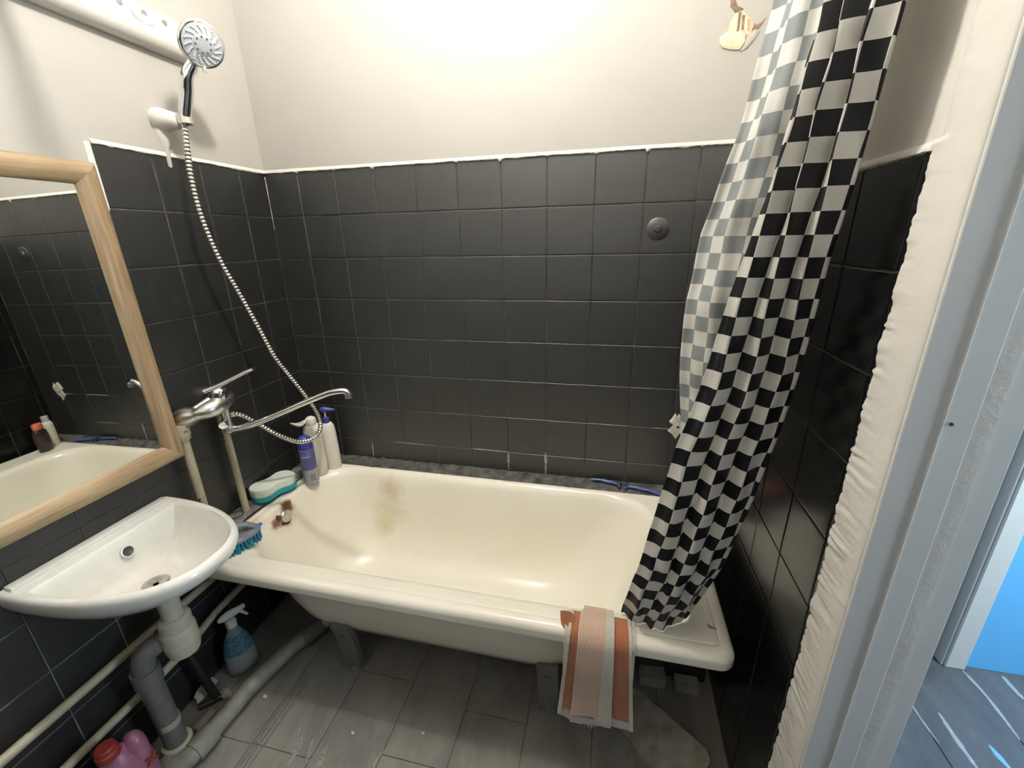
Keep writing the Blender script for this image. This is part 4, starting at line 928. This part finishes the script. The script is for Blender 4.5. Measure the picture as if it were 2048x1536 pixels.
for i in range(NZ + 1):
    z = .493 + (1.985 - .493) * i / NZ
    A = Vector(interp(TA, z)); B = Vector(interp(TB, z)); C = Vector(interp(TC, z)); row = []
    dv = (B - A); ch = dv.length; dv.normalize(); nn = Vector((dv.y, -dv.x))
    low = max(0.0, min(1.0, (.95 - z) / .45)); amp = .027 - .013 * low - .008 * max(0.0, min(1.0, (.62 - z) / .13)); bulge = .010 + .022 * low
    for j in range(NF + 1):
        s_ = j / NF; l = lobes(s_, z); env = min(1, s_ * 9 + .15) * min(1, (1 - s_) * 9 + .2)
        crk = low * .006 * math.sin(31 * s_ + 38 * z) * math.sin(23 * z + 5 * s_) + .0025 * math.sin(17 * s_ + 21 * z) + .002 * math.sin(55 * z + 9 * s_)
        off = amp * (l - .6) * env + bulge * math.sin(math.pi * s_) + crk
        lat = .004 * math.sin(2 * math.pi * 3.0 * s_ + .8) * env * (1 - .5 * low)
        q = A + dv * (ch * s_ + lat) + nn * off; row.append(Vector((q.x, q.y, z)))
    D = Vector((min(B.x + .004, 1.618), B.y + .10 * (1 - .45 * low)))
    for j in range(1, NW + 1):
        a = math.pi * j / NW; mid = (B + D) / 2; hv = (B - D) / 2
        q = mid + hv * math.cos(a) + Vector((.016, 0)) * math.sin(a); row.append(Vector((min(q.x, 1.625), q.y, z)))
    dv2 = C - D; cl = dv2.length; dv2.normalize(); n2 = Vector((dv2.y, -dv2.x))
    for j in range(1, NBk + 1):
        s_ = j / NBk; e = math.sin(math.pi * min(1, s_ * 1.6) / 2)
        off = .009 * math.sin(2 * math.pi * 2.1 * s_ + z * 1.5) * e + .003 * math.sin(30 * z + 7 * s_) * math.sin(11 * z) * e + .002 * math.sin(2 * math.pi * 6 * s_ - z * 6) * e
        q = D + dv2 * cl * s_ + n2 * off; row.append(Vector((min(q.x, 1.628), q.y, z)))
    rows.append(row)
    if i == 0: ncol = len(row)
# lower hem: the wrapped-back part ends higher so that it does not run through the enamel
for i, row in enumerate(rows):
    for j in range(ncol):
        if i < 6 and j > NF: row[j].z = max(row[j].z, .500 + .0005 * (j - NF))
arc = [0.0] * ncol
for j in range(1, ncol):
    arc[j] = arc[j - 1] + sum((rows[i][j] - rows[i][j - 1]).length for i in range(10, NZ, 10)) / len(range(10, NZ, 10))
vl = [0.0]
for i in range(1, NZ + 1):
    vl.append(vl[-1] + sum((rows[i][j] - rows[i - 1][j]).length for j in range(0, ncol, 15)) / len(range(0, ncol, 15)))
mb = MB(); mb.v = [p for row in rows for p in row]
mb.f = [(i * ncol + j, i * ncol + j + 1, (i + 1) * ncol + j + 1, (i + 1) * ncol + j) for i in range(NZ) for j in range(ncol - 1)]
w_ = WO[CT.name]
me = bpy.data.meshes.new('cloth'); me.from_pydata([tuple(p - w_) for p in mb.v], [], mb.f)
me.materials.append(CK_OUT); me.materials.append(CK_IN)
ul = me.uv_layers.new(name='UVMap')
for lp in me.loops:
    i, j = divmod(lp.vertex_index, ncol); ul.data[lp.index].uv = (arc[j] + .5 * SQ * .2, vl[i])
me.polygons.foreach_set('use_smooth', [True] * len(me.polygons))
cl_ = bpy.data.objects.new('cloth', me); COL.objects.link(cl_); cl_.parent = CT
sm = cl_.modifiers.new('thickness', 'SOLIDIFY'); sm.thickness = .0008; sm.offset = -1; sm.material_offset = 1; sm.use_rim = True
# rod and rings, above the picture
RD = thing('curtain_rod', (.8, -.655, 2.02), 'white shower curtain rod across the room above the bath', 'rod')
obj('rod', MB().tube([(0.001, -.655, 2.02), (XR - .001, -.655, 2.02)], .0125, 16), WHITE_P, RD)
for x in (.001, XR - .013): obj('end_flange', MB().lathe([(.026, 0), (.026, .006), (.016, .012)], (x, -.655, 2.02), (1, 0, 0), 20), WHITE_P, RD)
for k in range(7):
    x = 1.535 + k * .0105; V = [Vector((x, -.655 + .021 * math.cos(a), 2.010 + .024 * math.sin(a))) for a in [2 * math.pi * q / 20 for q in range(21)]]
    obj('hook_ring', MB().tube(V, .0016, 6, False), WHITE_P, CT, 60)

# ------------------------------------------------------------------ ceiling lamp (above the picture)
LP = thing('ceiling_lamp', (LAMP.x, LAMP.y, ZC), 'bare round bulb hanging from the bathroom ceiling', 'lamp')
obj('ceiling_rose', MB().lathe([(.045, 0), (.045, -.012), (.020, -.024)], (LAMP.x, LAMP.y, ZC), (0, 0, 1), 24), WHITE_P, LP)
obj('flex', MB().tube([(LAMP.x, LAMP.y, ZC - .02), (LAMP.x, LAMP.y, LAMP.z + .10)], .004, 8), WHITE_P, LP)
obj('bulb_holder', MB().lathe([(.012, .11), (.018, .10), (.020, .055), (.016, .050)], LAMP, (0, 0, 1), 20), WHITE_P, LP)
m, nt, b = new_mat('lit_bulb'); em = nt.nodes.new('ShaderNodeEmission'); em.inputs[0].default_value = (1.0, .950, .865, 1); em.inputs[1].default_value = LAMP_STRENGTH
nt.links.new(em.outputs[0], nt.nodes['Material Output'].inputs[0])
obj('bulb', MB().lathe([(.0005, -.050), (.018, -.046), (.036, -.034), (.048, -.012), (.050, .004), (.044, .026), (.030, .042), (.018, .054)], LAMP, (0, 0, 1), 24), m, LP)
